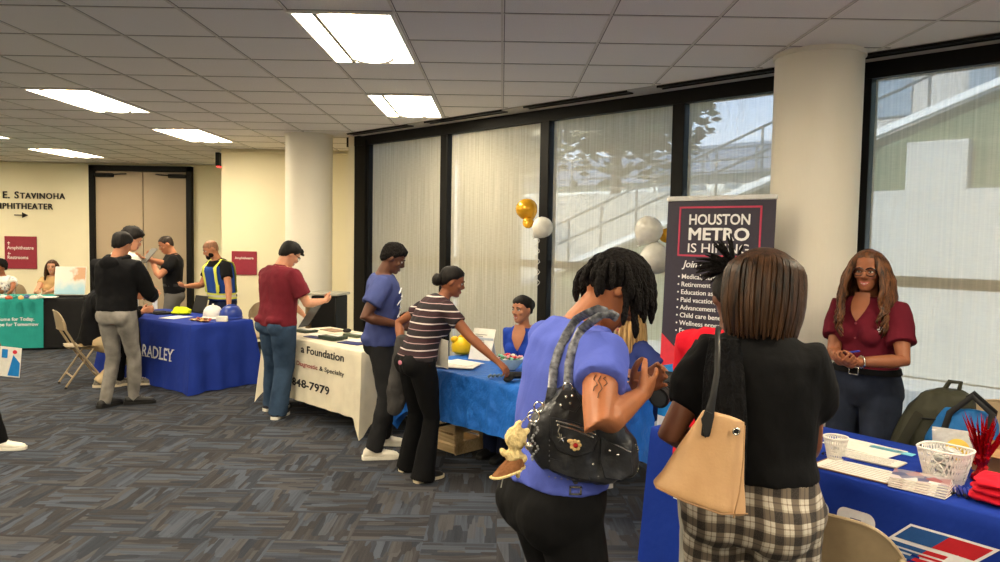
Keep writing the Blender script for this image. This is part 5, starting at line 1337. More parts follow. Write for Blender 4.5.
b.tube([p.H(-.024, .082, -.058), p.H(0, .095, -.052), p.H(.024, .082, -.058)], .006*p.hs, 6); link('beard', remesh(b, .006, 2, .5, 'beard', .003, 60), HAIR_BLACK2, p.root)
C_vest = F('vest_blue', (34, 70, 150), .1); C_hv = F('vest_yellow', (214, 220, 92), .06)
b = MB(); rr = []
for t_, of in ((-.02, .03), (.1, .03), (.25, .03), (.38, .028), (.44, .026)): rr.append(p.ring(t_, of, 28, .97))
b.loft(rr, False, False)
me = b.mesh('vest'); 
v = link('vest', me, C_vest, p.root); m_ = v.modifiers.new('thick', 'SOLIDIFY'); m_.thickness = .008; m_.offset = 1
for t0, t1, nm in ((.0, .075, 'waist_band'),):
    b = MB(); b.loft([p.ring(t0, .036, 28, .97), p.ring(t0, .041, 28, .97), p.ring(t1, .041, 28, .97), p.ring(t1, .036, 28, .97)], False, False); w2 = b.build(nm, C_hv, v)
    b = MB(); b.loft([p.ring(t0+.022, .0425, 28, .97), p.ring(t1-.022, .0425, 28, .97)], False, False); b.build('silver_stripe', plain('silver_tape', (200, 200, 180), .35), w2)
for q in (-1, 1):
    X, Y, Z = p.frame_rot(.42); b = MB(); j = 7+q*3
    pts = [p.ring(t_, .043, 28, .97)[7-q*3] for t_ in (.08, .2, .3, .38, .43)]; pts += [p.spine(.475) + X*q*.105 + Z*.028]; pts += [p.ring(t_, .043, 28, .97)[21+q*3] for t_ in (.43, .38, .3, .2, .08)]
    b.tube(pts, .036, 8, .2, X); b.build('shoulder_band', C_hv, v)
X, Y, Z = p.frame_rot(.15); pt = p.ring(.15, .04, 28, .97)[10]; b = MB(); b.box(pt, (.09, .012, .085), Matrix((X, Y, Z)).transposed(), .003); b.build('pocket', C_hv, v)
# ------------------------------------------------------------------ man in the maroon polo
p = Person('man in a maroon polo and blue jeans reading a clipboard at the ivory table', (-2.08, 6.98, 0), 52, 1.69, 'm', 1.16, lean=8, head=(36, -12), hands={'R': at(323, 301, 7.12), 'L': at(306, 318, 7.45)}, palm={'R': ('w', -.4, .6, .5), 'L': ('w', 0, 0, 1)}, elbow={'R': (.6, -1, -.6), 'L': (-1, -.5, -.3)}, curl={'R': .8, 'L': .5},
           feet={'L': (*fpt(272, 410), 0), 'R': (*fpt(278, 418), -30)}, skin=SKIN_LIGHT, voxel=.008, shoulders=1.06)
polo(p, C_maroon, hem=-.05, ease=.026, hem_ease=.024, sleeve=.72, sease=.022, disp=.009); p.trousers(C_jean, 'baggy', disp=.010); p.shoes(S_navy, SO_white); p.cap_hair(HAIR_BLACK, .016, .05, -.02, -.085, .005); p.face()
b = MB(); b.tube([p.H(-.04, .06, .085), p.H(0, .085, .085), p.H(.045, .06, .085)], [.018, .026, .018], 8); b.tube([p.H(-.02, .09, .075), p.H(.01, .115, .068)], [.018, .01], 8); b.build('fringe', HAIR_BLACK, p.root)
def glasses(p, mat, r=.024):
    b = MB()
    for q in (-1, 1):
        b.tube([p.H(q*.033 + r*1.15*math.cos(a), .095 - .006*abs(math.cos(a)), .0 + r*.85*math.sin(a)) for a in [2*PI*k/20 for k in range(21)]], .0024*p.hs, 6)
        b.tube([p.H(q*.06, .088, .006), p.H(q*.075, .05, .006), p.H(q*.079, -.01, .003)], .0022*p.hs, 6)
    b.tube([p.H(-.008, .094, .004), p.H(0, .1, .008), p.H(.008, .094, .004)], .0024*p.hs, 6); b.build('glasses', mat, p.root)
M_glassframe = plain('tortoise_frame', (30, 16, 16), .25); glasses(p, M_glassframe)
o = MB(); o.box((0, 0, 0), (.23, .32, .006), None, .002); cl_ = empty('clipboard', at(312, 313, 7.22), 0, 'dark clipboard held by the man in the maroon polo', 'clipboard'); cl_.rotation_euler = (R_(52), R_(-10), R_(-50)); o.build('board', M_darkplastic, cl_); o = MB(); o.box((0, .145, .012), (.1, .03, .012), None, .003); o.build('clip', M_chrome, cl_)
# ------------------------------------------------------------------ man in the slate blue tee
p = Person('man in a slate blue tee and black trousers looking down, with white shoes', (-.94, 5.92, 0), 8, 1.69, 'm', 1.0, lean=3, head=(28, -4), hands={'R': at(396, 324, 5.75), 'L': at(398, 318, 6.1)}, elbow={'R': (.4, -1, -.3), 'L': (-.5, -1, -.3)}, feet={'R': (*fpt(374, 459), -4), 'L': (*fpt(383, 445), 6)}, skin=SKIN_DARK, voxel=.008, curl={'R': .6, 'L': .6})
p.shirt(C_tee, 'tee', hem=-.06, ease=.026, hem_ease=.03, sleeve=.62, sease=.024, disp=.010); p.trousers(C_char, 'straight', disp=.012, cut=.07); p.shoes(S_white, SO_white, True); p.cap_hair(HAIR_BLACK2, .016, .052, -.01, -.075, .006); p.face((110, 66, 60))
b = MB(); X, Y, Z = p.frame_rot(.26); 
for (t0, ang, w_) in ((.36, .6, .06), (.27, .75, .075), (.17, .65, .06)):
    rg = p.ring(t0, .034, 56); pts = [p.ring(t0 + .035*math.sin(a_), .036, 56)[int(14 - 5*math.cos(a_)*w_/.07) % 56] for a_ in [2*PI*k/14 for k in range(13)]]; b.tube(pts, .005, 5)
b.build('chest_print', M_whiteprint, p.root)
# ------------------------------------------------------------------ woman in the striped top
p = Person('woman in a dark striped top and flared black trousers reaching over the blue table', (-.58, 5.28, 0), 30, 1.58, 'f', 1.10, lean=30, hiplean=8, head=(16, -18), hands={'R': at(511, 376, 5.02), 'L': at(402, 352, 5.42)}, palm={'R': ('w', .1, .2, -1)}, elbow={'R': (.3, -.4, -1), 'L': (-1, -.6, 0)}, curl={'R': .5},
           feet={'L': (*fpt(409, 470), -8), 'R': (*fpt(424, 481), -14)}, skin=SKIN_BROWN, voxel=.007)
p.shirt(striped(), 'striped_top', hem=-.01, ease=.012, hem_ease=.012, sleeve=.52, sease=.012); p.trousers(C_leg, 'flare', ease=.008, cut=.012); p.shoes(S_black, SO_gum); p.cap_hair(HAIR_BLACK, .012, .055, 0, -.06); p.face((140, 76, 70))
b = MB(); b.ell(p.H(.0, -.115, -.02), [.048, .042, .046], p.HR, 16, 10); b.tube([p.H(.03*math.cos(k*.7), -.118-.02*math.sin(k*.35), -.02+.035*math.sin(k*.7)) for k in range(16)], .014, 7); b.build('hair_bun', HAIR_BLACK, p.root)
b = MB(); X, Y, Z = p.frame_rot(0); pt = p.spine(-.04) - Y*.155 + X*.06; b.ell(pt, [.03, .006, .016], Matrix((X, Y, Z)).transposed()); b.build('pocket_patch', plain('pink_patch', (186, 110, 130), .6), p.root)
b = MB(); a0_, a1_ = at(402, 338, 5.40), at(395, 412, 5.42)
b.tube([a0_, lerp2(a0_, a1_, .3) + Vector((.02, 0, 0)), lerp2(a0_, a1_, .7), a1_], [.05, .075, .08, .05], 14, .55, (1, .2, 0)); tag(link('sweater', remesh(b, .01, 3, .5, 'sweater', .012, 18), F('grey_knit', (70, 68, 68), .2)), 'dark grey sweater draped over the arm of the woman in the striped top', 'sweater')
sheet_ = MB(); sheet_.box((0, 0, 0), (.16, .004, .22)); o = sheet_.build('handout', M_paper, None, False, at(439, 352, 5.3), (R_(15), R_(10), R_(-30))); tag(o, 'white handout beside the hip of the woman in the striped top', 'paper')
# ------------------------------------------------------------------ seated woman in the blue blouse
p = Person('smiling woman in a royal blue v neck blouse seated by the window', (.22, 6.20, 0), 236, 1.62, 'f', 1.0, lean=10, seat=.53, head=(2, -10), hands={'R': at(514, 372, 5.95), 'L': at(534, 376, 5.75)}, palm={'R': ('w', 0, 0, -1), 'L': ('w', 0, 0, -1)}, feet={'L': (.05, 5.78, 0), 'R': (-.06, 5.9, 0)}, skin=SKIN_TAN, voxel=.007)
p.shirt(C_royal, 'blouse', hem=-.1, ease=.016, hem_ease=.03, sleeve=.6, sease=.018); p.trousers(C_navy, 'straight'); p.shoes(S_black, SO_black); p.cap_hair(HAIR_BLACK, .013, .052, -.01, -.06); p.face((170, 84, 80), smile=True)
b = MB(); b.ell(p.H(0, -.1, .03), [.05, .045, .05], p.HR); b.build('hair_bun', HAIR_BLACK, p.root)
p.neck_v(SKIN_TAN, .31, 6, .022)
# ------------------------------------------------------------------ seated blonde woman
HAIR_BLONDE = hairmat('blonde_hair', (120, 88, 52), (204, 168, 112))
p = Person('blonde woman in a navy tee seated behind the blue table by the banner', (.995, 5.45, 0), 200, 1.63, 'f', 1.02, lean=8, seat=.53, head=(8, -16), hands={'R': at(622, 372, 5.2), 'L': at(640, 384, 5.0)}, feet={'L': (.72, 5.15, 0), 'R': (.62, 5.3, 0)}, skin=SKIN_LIGHT, voxel=.008)
p.shirt(C_navytee, 'tee', hem=-.1, ease=.018, hem_ease=.03, sleeve=.6, sease=.02); p.trousers(C_djean, 'straight'); p.shoes(S_white, SO_white); p.face((180, 96, 90)); p.cap_hair(HAIR_BLONDE, .012, .06, .0, -.07)
def long_hair(p, mat, L=.36, r=.011, face_gap=52, stiff=.35, wave=0, wl=.09, spread=1.0, n=84, part=0, seed=1, low=(30, 75), name='hair_locks', R=(.086, .108, .120), fw=None):
    rnd = random.Random(seed); b = MB()
    for k in range(n):
        az = face_gap + (360-2*face_gap)*(k+.5)/n; az += rnd.uniform(-3, 3); el = rnd.uniform(*low)
        pt, nn = p.scalp(az, el); pts = p.grow(pt, (nn + Vector((0, 0, .2))), L*rnd.uniform(.85, 1.05), stiff, 11, 1.0, R, rnd=rnd)
        if wave:
            ph = rnd.uniform(0, 1)
            for i, q in enumerate(pts):
                k2 = max(0, (i-4)/7); out = Vector((q.x, q.y, 0)); out = out.normalized() if out.length > 1e-4 else Vector((0, -1, 0)); sd_ = Vector((-out.y, out.x, 0))
                q += (out*math.sin(i*.07/wl*3+ph) + sd_*math.cos(i*.07/wl*3+ph))*wave*k2
        if fw: pts = [fw(q, i/11) for i, q in enumerate(pts)]
        b.tube([p.H(*q) for q in pts], [r*.8]+[r]*3+[r*1.05]*4+[r*.9, r*.7, r*.5, r*.25], 7)
    # crown cover
    for k in range(40):
        az = rnd.uniform(0, 360); 
    return b.build(name, mat, p.root)
long_hair(p, HAIR_BLONDE, .40, .012, 66, .15, 0, n=70, seed=3)
# ------------------------------------------------------------------ woman with short twists and the shoulder bag
p = Person('woman with short black twists in a periwinkle tee carrying a black shoulder bag', (.175, 2.27, 0), 22, 1.75, 'f', 1.06, lean=14, hiplean=1, head=(46, -8), hands={'R': at(638, 397, 2.10), 'L': at(630, 392, 2.34)}, palm={'R': ('w', -.55, .75, .3), 'L': ('w', .3, -.8, .4)}, elbow={'R': ('p', at(626, 444, 1.90)), 'L': (-.4, -.4, -1)}, curl={'R': (.15, .45, .6, .55), 'L': .5},
           skin=skinmat('warm_brown_skin', (166, 104, 68)), voxel=.0055, armfat=1.1, bust=1.1)
p.shirt(C_peri, 'tee', hem=.03, ease=.020, hem_ease=.022, sleeve=.46, sease=.018, disp=.009, voxel=.009); p.trousers(C_leg, 'slim', ease=.018, voxel=.01); p.shoes(S_black, SO_white); p.face((130, 74, 68))
DW = p; p.cap_hair(HAIR_BLACK2, .012, .05, -.02, -.07, .004)
rnd = random.Random(11); b = MB(); C_twist = F('black_twists', (20, 16, 15), .35, .8, .9, 120)
for k in range(96):
    az = rnd.uniform(0, 360); el = rnd.choice((rnd.uniform(-6, 30), rnd.uniform(25, 60), rnd.uniform(50, 88))); fr = 1 if (az < 60 or az > 300) else 0
    if fr and el < 32: continue
    pt, nn = p.scalp(az, el); L = rnd.uniform(.085, .125) if not fr else rnd.uniform(.09, .12)
    g = p.HR.transposed() @ Vector((0, 0, -1)); pts = p.grow(pt, nn + Vector((rnd.uniform(-.3, .3), rnd.uniform(-.3, .3), 0)), L, .24, 9, .9, (.085, .107, .120), jitter=.14, rnd=rnd)
    r_ = rnd.uniform(.0085, .0115); b.tube([p.H(*q) for q in pts], [r_*(1+.18*(i % 2)) for i in range(len(pts)-1)]+[r_*.55], 7)
b.build('twists', C_twist, p.root)
t = MB(); a_, e_2, *_ = p.arm['R']
o_ = (p.local(EYE) - a_).normalized(); sd_ = Vector((1, 0, 0)); ax_ = (e_2-a_).normalized(); sd_ = ax_.cross(o_).normalized(); o_ = sd_.cross(ax_).normalized()*-1 if sd_.cross(ax_).dot(o_) < 0 else sd_.cross(ax_).normalized()
for dx, k0, k1 in ((.012, .50, .72), (.0, .52, .80), (-.012, .52, .66)):
    pts = []
    for i in range(6):
        k = lerp2(k0, k1, i/5); pts.append(a_.lerp(e_2, k) + (o_*math.cos(dx*22+.25*math.sin(i)) + sd_*math.sin(dx*22+.12*math.sin(i*1.7)))*(.0545-.012*k)*p.s)
    t.tube(pts, .0017, 5)
t.build('tattoo', plain('tattoo_ink', (92, 58, 42), .6), p.root)
# ------------------------------------------------------------------ person in the red fleece
p = Person('person in a red fleece with a spiky black ponytail, behind the bob haired woman', (.925, 3.02, 0), 66, 1.615, 'f', 1.05, lean=6, head=(24, 10), hands={'L': ('l', -.10, .38, 1.0), 'R': ('l', .15, .4, 1.0)}, elbow={'L': (-.35, -.7, -1), 'R': (.3, -.7, -1)}, skin=SKIN_DARK, voxel=.009)
p.shirt(C_red, 'fleece', hem=-.08, ease=.036, hem_ease=.03, long=True, sease=.032, disp=.012); p.trousers(C_lgrey, 'baggy'); p.shoes(S_white, SO_white); p.cap_hair(HAIR_BLACK, .013, .055, 0, -.06)
rnd = random.Random(5); b = MB()
for k in range(64):
    az = 180 + rnd.uniform(-60, 60); pt = Vector((.01, -.075, .095)); d_ = Vector((rnd.gauss(-.75, .5), rnd.gauss(-.25, .6), abs(rnd.gauss(.55, .4)))).normalized()
    pts = [pt]; L = rnd.uniform(.10, .19)
    for i in range(6): pts.append(pts[-1] + d_*L/6); d_ = (d_ + (p.HR.transposed() @ Vector((0, 0, -1)))*.13).normalized()
    b.tube([p.H(*q) for q in pts], [.006, .0065, .0065, .006, .006, .005, .002], 6)
b.build('ponytail', C_twist, p.root)
b = MB(); X, Y, Z = p.frame_rot(.46); c = p.spine(.46); b.tube([c + X*math.cos(a)*.10 + Y*math.sin(a)*.085 - Z*(.04*max(0, -math.sin(a))) + Z*.02 for a in [PI/2+.5 + (2*PI-1.0)*k/16 for k in range(17)]], [.02]+[.03]*4+[.045]*7+[.03]*4+[.02], 10); b.ell(c - Y*.12 - Z*.05, (.12, .05, .085)); link('hood', remesh(b, .01, 4, .5, 'hood', .006, 14), C_red, p.root)
RF = p
r = empty('camera', at(668, 390, 2.78), 0, 'black camera with a ribbed lens in front of the red fleece', 'camera')
d_ = (at(656, 402, 2.70) - at(676, 385, 2.84)); x_, y_ = axes_from(d_); d_.normalize(); b = MB(); L0 = -d_*.03
b.tube([L0, L0 + d_*.028], [.034, .036], 20, ends=False)
for k in range(5): b.tube([L0 + d_*(.03+.014*k), L0 + d_*(.041+.014*k)], [.037-.001*(k % 2), .037], 20, ends=False); b.tube([L0 + d_*(.028+.014*k), L0 + d_*(.031+.014*k)], [.033, .033], 20, ends=False)
b.tube([L0 + d_*.099, L0 + d_*.113], [.039, .040], 20, ends=False); b.build('lens', M_darkplastic, r)
b = MB(); b.tube([L0 + d_*.1135, L0 + d_*.115], [.031, .031], 20, ends=False); b.build('lens_glass', plain('lens_glass', (60, 62, 66), .08), r)
b = MB(); R3 = Matrix((x_, y_, d_)).transposed(); b.box(L0 - d_*.03, (.12, .085, .06), R3, .012); b.box(L0 - d_*.03 + y_*.05, (.05, .03, .05), R3, .01); b.build('camera_body', M_darkplastic, r)
b = MB(); q_ = at(676, 385, 2.84) - r.location; s_ = RF.world(RF.sh['L'] + Vector((.03, .02, .05))) - r.location; b.tube([q_, lerp2(q_, s_, .4) + Vector((-.03, -.06, 0)), lerp2(q_, s_, .8) + Vector((-.02, -.08, .02)), s_], .007, 8, .4, (1, 0, 0)); b.build('strap', S_black, r)
# ------------------------------------------------------------------ woman with the bob and plaid trousers
HAIR_BOB = hairmat('brown_bob_hair', (20, 14, 11), (74, 50, 33), (55, 55, 4), .36)
p = Person('woman with a brown bob in a black blouse and plaid trousers, seen from behind', (.79, 2.30, 0), 62, 1.70, 'f', 1.16, lean=9, head=(14, 0), hands={'L': at(708, 440, 2.52), 'R': ('l', .10, .36, .97)}, elbow={'L': ('p', at(640, 450, 2.25)), 'R': (.35, -1, -.6)}, skin=skinmat('deep_brown_skin', (126, 78, 54)), voxel=.007, armfat=1.05, shoulders=.84, feet={'L': (.66, 2.34, -6), 'R': (.86, 2.24, 8)})
p.shirt(C_blacktee, 'blouse', hem=.07, ease=.018, hem_ease=.022, puff=.014, sease=.014, disp=.008, voxel=.009); p.trousers(plaid(), 'straight', top=.12, ease=.02, disp=.008, voxel=.01); p.shoes(S_black, SO_white); p.face((140, 80, 74))
BW_ = p; p.cap_hair(HAIR_BOB, .016, .055, .0, -.08)
def bob_fw(q, k):
    z = q.z
    return q
rnd = random.Random(21); b = MB()
for k in range(150):
    az = 48 + 264*(k+.5)/150 + rnd.uniform(-2, 2); a = math.radians(az); lay = k % 3
    ox, oy = math.sin(a), math.cos(a); bell = (.102+.008*lay, .124+.008*lay); end = -.150 - .02*(.5+.5*math.cos(a+PI)) + rnd.uniform(-.012, .006)
    pts = []
    for i in range(12):
        u = i/11; rad = min(1, .10 + 1.0*math.sin(min(1, u*1.75)*PI/2)); zz = .133 - .014*lay if u == 0 else None
        z = lerp2(.124-.006*lay, .02, (u/.55)**1.7) if u < .55 else lerp2(.02, end, (u-.55)/.45)
        tuck = 1 - .10*max(0, (u-.78)/.22) + .05*math.sin(PI*min(1, max(0, (u-.4)/.5)))
        pts.append(Vector((ox*bell[0]*rad*tuck, oy*bell[1]*rad*tuck - .012, z)))
    b.tube([p.H(*q) for q in pts], [.006]+[.0085]*9+[.0070, .003], 6)
b.build('bob_hair', HAIR_BOB, p.root)
b = MB(); pt = p.H(.082, -.01, -.045); b.tube([pt + Vector((0, .018*math.cos(2*PI*k/16), -.022+.022*math.sin(2*PI*k/16))) for k in range(17)], .003, 6); b.build('earring', M_chrome, p.root)
# ribbed black cardigan hanging from her shoulder
b = MB(); cz = [(p.sh['L'] + Vector((.055, -.085, .075))), (p.sh['L'] + Vector((.07, -.15, -.02))), (p.sh['L'] + Vector((.08, -.175, -.17))), (p.sh['L'] + Vector((.085, -.185, -.27))), (p.sh['L'] + Vector((.09, -.18, -.37)))]
n_ = 22; rr = []
for i, c in enumerate(cz):
    w_ = (.045, .06, .068, .065, .055)[i]; rr.append([c + Vector((w_*math.cos(2*PI*j/n_), (.016+.004*math.cos(j*PI))*math.sin(2*PI*j/n_), .0)) for j in range(n_)])
b.loft(rr); car = b.build('draped_cardigan', F('ribbed_knit', (18, 18, 20), .2, wr=.8, ws=40), p.root)
# ------------------------------------------------------------------ woman in the burgundy shirt
HAIR_WAVY = hairmat('chestnut_hair', (34, 19, 12), (110, 70, 42), (60, 60, 6))
p = Person('woman with wavy brown hair and glasses in a burgundy shirt behind the deep blue table', (2.10, 4.28, 0), 217, 1.69, 'f', 1.10, lean=3, head=(4, 14), hands={'R': at(843, 361, 4.04), 'L': at(858, 362, 3.98)}, palm={'R': ('w', .5, .3, .7), 'L': ('w', -.6, .3, .6)}, elbow={'R': (.8, -.8, -.4), 'L': (-.8, -.8, -.4)}, curl={'R': .55, 'L': .6}, skin=SKIN_BROWN, voxel=.0055, bust=.85)
p.shirt(C_burg, 'shirt', hem=.07, ease=.014, hem_ease=.010, sleeve=.66, sease=.022, disp=.007); p.collar(C_burg, .032, .28); p.trousers(C_djean, 'straight', top=.12, ease=.014); p.shoes(S_black, SO_black); p.belt(C_leg, M_chrome, .085, .022); p.face((176, 92, 88), smile=True); glasses(p, M_glassframe, .027)
BU = p; p.cap_hair(HAIR_WAVY, .014, .076, .02, -.07); p.neck_v(SKIN_BROWN, .37, 5, .020)
def fwd(q, k):
    s_ = 1 if q.x > 0 else -1
    if k > .35: q = q + Vector((s_*.012, .065*(k-.35), 0)) if q.y > -.03 else q + Vector((0, -.03*(k-.35), 0))
    return q
long_hair(p, HAIR_WAVY, .48, .0135, 52, .16, .024, .10, n=100, seed=7, low=(35, 80), R=(.090, .112, .124), fw=fwd)
b = MB()
for k in range(4):
    r_ = p.ring(.36-.085*k, .024, 28)[7]; b.ell(r_, (.006, .004, .006))
b.build('buttons', plain('burgundy_button', (130, 50, 64), .4), p.root)
X, Y, Z = p.frame_rot(.3); b = MB(); pt = p.ring(.335, .026, 28)[10]; R3 = Matrix((X, Y, Z)).transposed()
for dx, dz in ((-.012, 0), (.012, 0), (0, .012), (.004, -.010)): b.box(pt + X*dx + Z*dz, (.016, .006, .006), R3 @ rmat(0, dx*40))
b.build('shirt_emblem', M_whiteprint, p.root)
a_, e_2, w_2, fd, pn = p.arm['L']; b = MB(); x_, y_ = axes_from(fd); b.tube([w_2 - fd*.02 + (x_*math.cos(a) + y_*math.sin(a))*.031 for a in [2*PI*k/18 for k in range(19)]], .006, 6); b.build('bracelet', M_chrome, p.root)
b = MB(); c = p.spine(.5); X, Y, Z = p.frame_rot(.5); b.tube([c + X*.06*math.cos(a) + Y*(.058*math.sin(a)+.012) - Z*(.02+.055*max(0, math.sin(a))) for a in [PI*k/14 for k in range(15)]], .0016, 5); b.build('necklace', M_chrome, p.root)
pen('blue pen held in the fingers of the woman in burgundy', at(852, 353, 3.97), R_(30), 0)
# ------------------------------------------------------------------ two women at the teal table
HAIR_DB = hairmat('dark_brown_hair', (34, 22, 16), (96, 66, 44))
p = Person('woman with long brown hair in a tan blouse seated at the teal table', (-7.16, 12.02, 0), 285, 1.62, 'f', 1.0, lean=8, seat=.53, head=(2, 0), hands={'R': at(37, 292, 11.55), 'L': at(48, 293, 11.5)}, feet={'L': (-7.0, 11.7, 0), 'R': (-7.2, 11.7, 0)}, skin=SKIN_LIGHT, voxel=.010)
p.shirt(C_tan, 'blouse', hem=-.1, ease=.014, hem_ease=.03, sleeve=.3, sease=.012); p.trousers(C_djean, 'straight'); p.shoes(S_black, SO_black); p.face((170, 90, 84), smile=True); p.cap_hair(HAIR_DB, .013, .06, .01, -.07); long_hair(p, HAIR_DB, .36, .012, 58, .15, .008, n=60, seed=9)
p = Person('black haired person in a white patterned top at the photo edge of the teal table', (-7.86, 11.86, 0), 275, 1.62, 'f', 1.05, lean=8, seat=.53, head=(6, -20), hands={'L': at(11, 294, 11.3), 'R': at(2, 295, 11.3)}, feet={'L': (-7.75, 11.5, 0), 'R': (-7.95, 11.5, 0)}, skin=SKIN_BROWN, voxel=.010)
tp = NT('patterned_cotton'); vo = tp.add('ShaderNodeTexVoronoi'); vo.inputs['Scale'].default_value = 22; tp.link(tp.co(), vo.inputs['Vector']); tp.set(tp.ramp(vo.outputs['Distance'], [(.2, lin((110, 116, 130))), (.35, lin((220, 218, 214)))]), .9)
p.shirt(tp.m, 'patterned_top', hem=-.1, ease=.018, hem_ease=.03, sleeve=.6, sease=.02); p.trousers(C_djean, 'straight'); p.shoes(S_black, SO_black); p.cap_hair(HAIR_BLACK2, .026, .05, -.03, -.07, .01); p.face()
# ------------------------------------------------------------------ seated person in black
p = Person('person in black sweater and khaki trousers seated on a folding chair', (-4.62, 8.50, 0), 20, 1.72, 'm', 1.04, lean=22, seat=.54, head=(24, 0), hands={'L': ('l', -.12, .5, .80), 'R': ('l', .14, .5, .80)}, feet={'L': (-4.46, 8.48, 0), 'R': (-4.40, 8.26, 0)}, skin=SKIN_TAN, voxel=.010)
p.shirt(C_black, 'sweater', hem=-.1, ease=.032, hem_ease=.03, long=True, sease=.03, disp=.012); p.trousers(C_khaki, 'straight'); p.shoes(S_grey, SO_gum); p.cap_hair(HAIR_BLACK, .014, .05, -.02, -.085)
# ------------------------------------------------------------------ walker cut by the photo edge
p = Person('person in dark trousers and pale shoes walking in at the photo edge with a flyer', (-4.16, 5.80, 0), 12, 1.68, 'f', 1.0, lean=4, head=(10, 0), hands={'L': at(1, 363, 5.84), 'R': ('l', .22, .05, .84)}, palm={'L': ('w', .2, -.6, -.5)}, curl={'L': .8}, feet={'R': (*fpt(1, 450), 2), 'L': (-4.55, 5.95, 0)}, skin=SKIN_DARK, voxel=.009)
p.shirt(F('teal_tee', (36, 120, 130), .1), 'tee', hem=-.05, ease=.02, hem_ease=.025); p.trousers(C_leg, 'slim'); p.shoes(S_white, SO_white); p.cap_hair(HAIR_BLACK, .014, .05, -.02, -.085); p.face()
r = empty('flyer', at(10, 362, 5.78), 0, 'blue and white printed flyer held at the photo edge', 'flyer'); r.rotation_euler = (R_(8), R_(8), R_(12))
b = MB(); b.box((0, 0, 0), (.15, .003, .24)); b.build('sheet', M_paper, r, False)
b = MB(); b.slab([(-.01, -.003, -.11), (.07, -.003, -.11), (.07, -.003, .0), (.02, -.003, .06)], (0, .001, 0)); b.slab([(-.06, -.003, .03), (-.02, -.003, .03), (-.02, -.003, .10), (-.06, -.003, .10)], (0, .001, 0)); b.build('blue_panel', M_bblue, r, False)
b = MB(); b.disc((.03, -.002, .085), .016, .002, 12, (0, -1, 0)); b.build('red_panel', M_bred, r, False)
# ================================================================== BAGS CARRIED
def P2(px, py, Y): return at(px, py, Y)
M_leather = NT('worn_black_leather'); M_leather.set(M_leather.ramp(M_leather.noise(14, 5), [(.35, lin((24, 24, 27))), (.62, lin((44, 45, 50))), (.8, lin((84, 86, 92)))]), .38, 0, .5); M_leather.bump(M_leather.noise(45, 4), .35, .01); M_leather = M_leather.m
BY = 2.09
r = empty('shoulder_bag', P2(580, 478, BY), 0, 'slouchy black leather shoulder bag with charms on the woman with twists', 'bag')
base = r.location.copy()
def L2(px, py, dy=0): return P2(px, py, BY) + Vector((0, dy, 0)) - base
out = [(545, 402), (556, 390), (580, 388), (605, 400), (625, 420), (634, 440), (637, 462), (632, 474), (612, 482), (585, 481), (560, 474), (540, 465), (529, 450), (527, 430), (533, 412)]
b = MB(); rr = []
cx, cy = 582, 438
for dy, k in ((-.055, .78), (-.05, .90), (-.03, .98), (0, 1.0), (.03, .98), (.055, .88), (.06, .7)):
    rr.append([L2(cx+(x-cx)*k, cy+(y-cy)*k, dy) for x, y in out])
b.loft(rr); body = link('bag_body', remesh(b, .007, 4, .5, 'bag_body', .010, 22, 2), M_leather, r)
def patch(name, poly, dy, th, mat, par, smooth=30):
    q = MB(); q.loft([[L2(x, y, dy) for x, y in poly], [L2(x, y, dy-th) for x, y in poly], [L2(sum(a for a, _ in poly)/len(poly)+(x-sum(a for a, _ in poly)/len(poly))*.94, sum(b_ for _, b_ in poly)/len(poly)+(y-sum(b_ for _, b_ in poly)/len(poly))*.94, dy-th-.004) for x, y in poly]]); return q.build(name, mat, par, smooth)
pk = patch('flap_pocket', [(549, 412), (570, 416), (592, 424), (596, 432), (590, 446), (574, 451), (556, 445), (549, 432)], -.048, .014, M_leather, r)
patch('flap_pocket', [(598, 432), (616, 440), (628, 446), (630, 468), (618, 474), (602, 472), (597, 455)], -.046, .010, M_leather, r)
patch('lower_pocket', [(548, 452), (560, 455), (585, 460), (588, 474), (566, 470), (548, 463)], -.044, .010, M_leather, r)
z_ = MB(); z_.tube([L2(555, 415, -.070), L2(575, 420, -.07), L2(592, 428, -.068)], .003, 6); z_.tube([L2(556, 419, -.070), L2(575, 424, -.07), L2(590, 431, -.068)], .003, 6); z_.build('zip', M_chrome, r)
sd = patch('side_pocket', [(530, 420), (543, 414), (549, 425), (546, 455), (536, 456), (528, 440)], -.03, .016, M_leather, r)
st_ = MB(); n_ = 12
for x, y in [(548, 405+5*k) for k in range(11)]: st_.ell(L2(x, y, -.056), (.002, .002, .003), None, 6, 4)
for k in range(14): st_.ell(L2(548+6*k, 474-.0*k+3*math.sin(k*.4)-3, -.05), (.003, .002, .0018), None, 6, 4)
st_.build('stitching', plain('grey_thread', (110, 110, 112), .6), r)
M_strap = NT('grey_metallic_strap'); M_strap.set(M_strap.ramp(M_strap.noise(60, 3), [(.35, lin((58, 60, 68))), (.65, lin((132, 134, 142)))]), .4, .3); M_strap = M_strap.m
from mathutils.bvhtree import BVHTree
def surface_of(o, M): return BVHTree.FromPolygons([M @ v.co for v in o.data.vertices], [tuple(q.vertices) for q in o.data.polygons])
SHIRT_S = surface_of(DW.shirt_obj, DW.M)
def on_shirt(px, py, Y, lift=.010):
    d = (at(px, py, 5)-EYE).normalized(); h = SHIRT_S.ray_cast(EYE, d)
    if h[0] is None: return P2(px, py, Y)
    q = h[0] + h[1]*lift if h[1].dot(d) < 0 else h[0] - d*lift
    return q if q.y < Y + .25 else P2(px, py, Y)
def strap(name, pts, w_, mat):
    q = MB(); q.tube([p_ - base for p_ in pts], w_, 10, .3, (1, -.1, 0)); return q.build(name, mat, r)
strap('strap', [P2(549, 404, BY), P2(552, 388, BY-.01)] + [on_shirt(x, y, BY) for x, y in ((556, 368), (561, 352), (568, 336), (577, 322), (588, 313), (598, 309), (606, 312))], .013, M_strap)
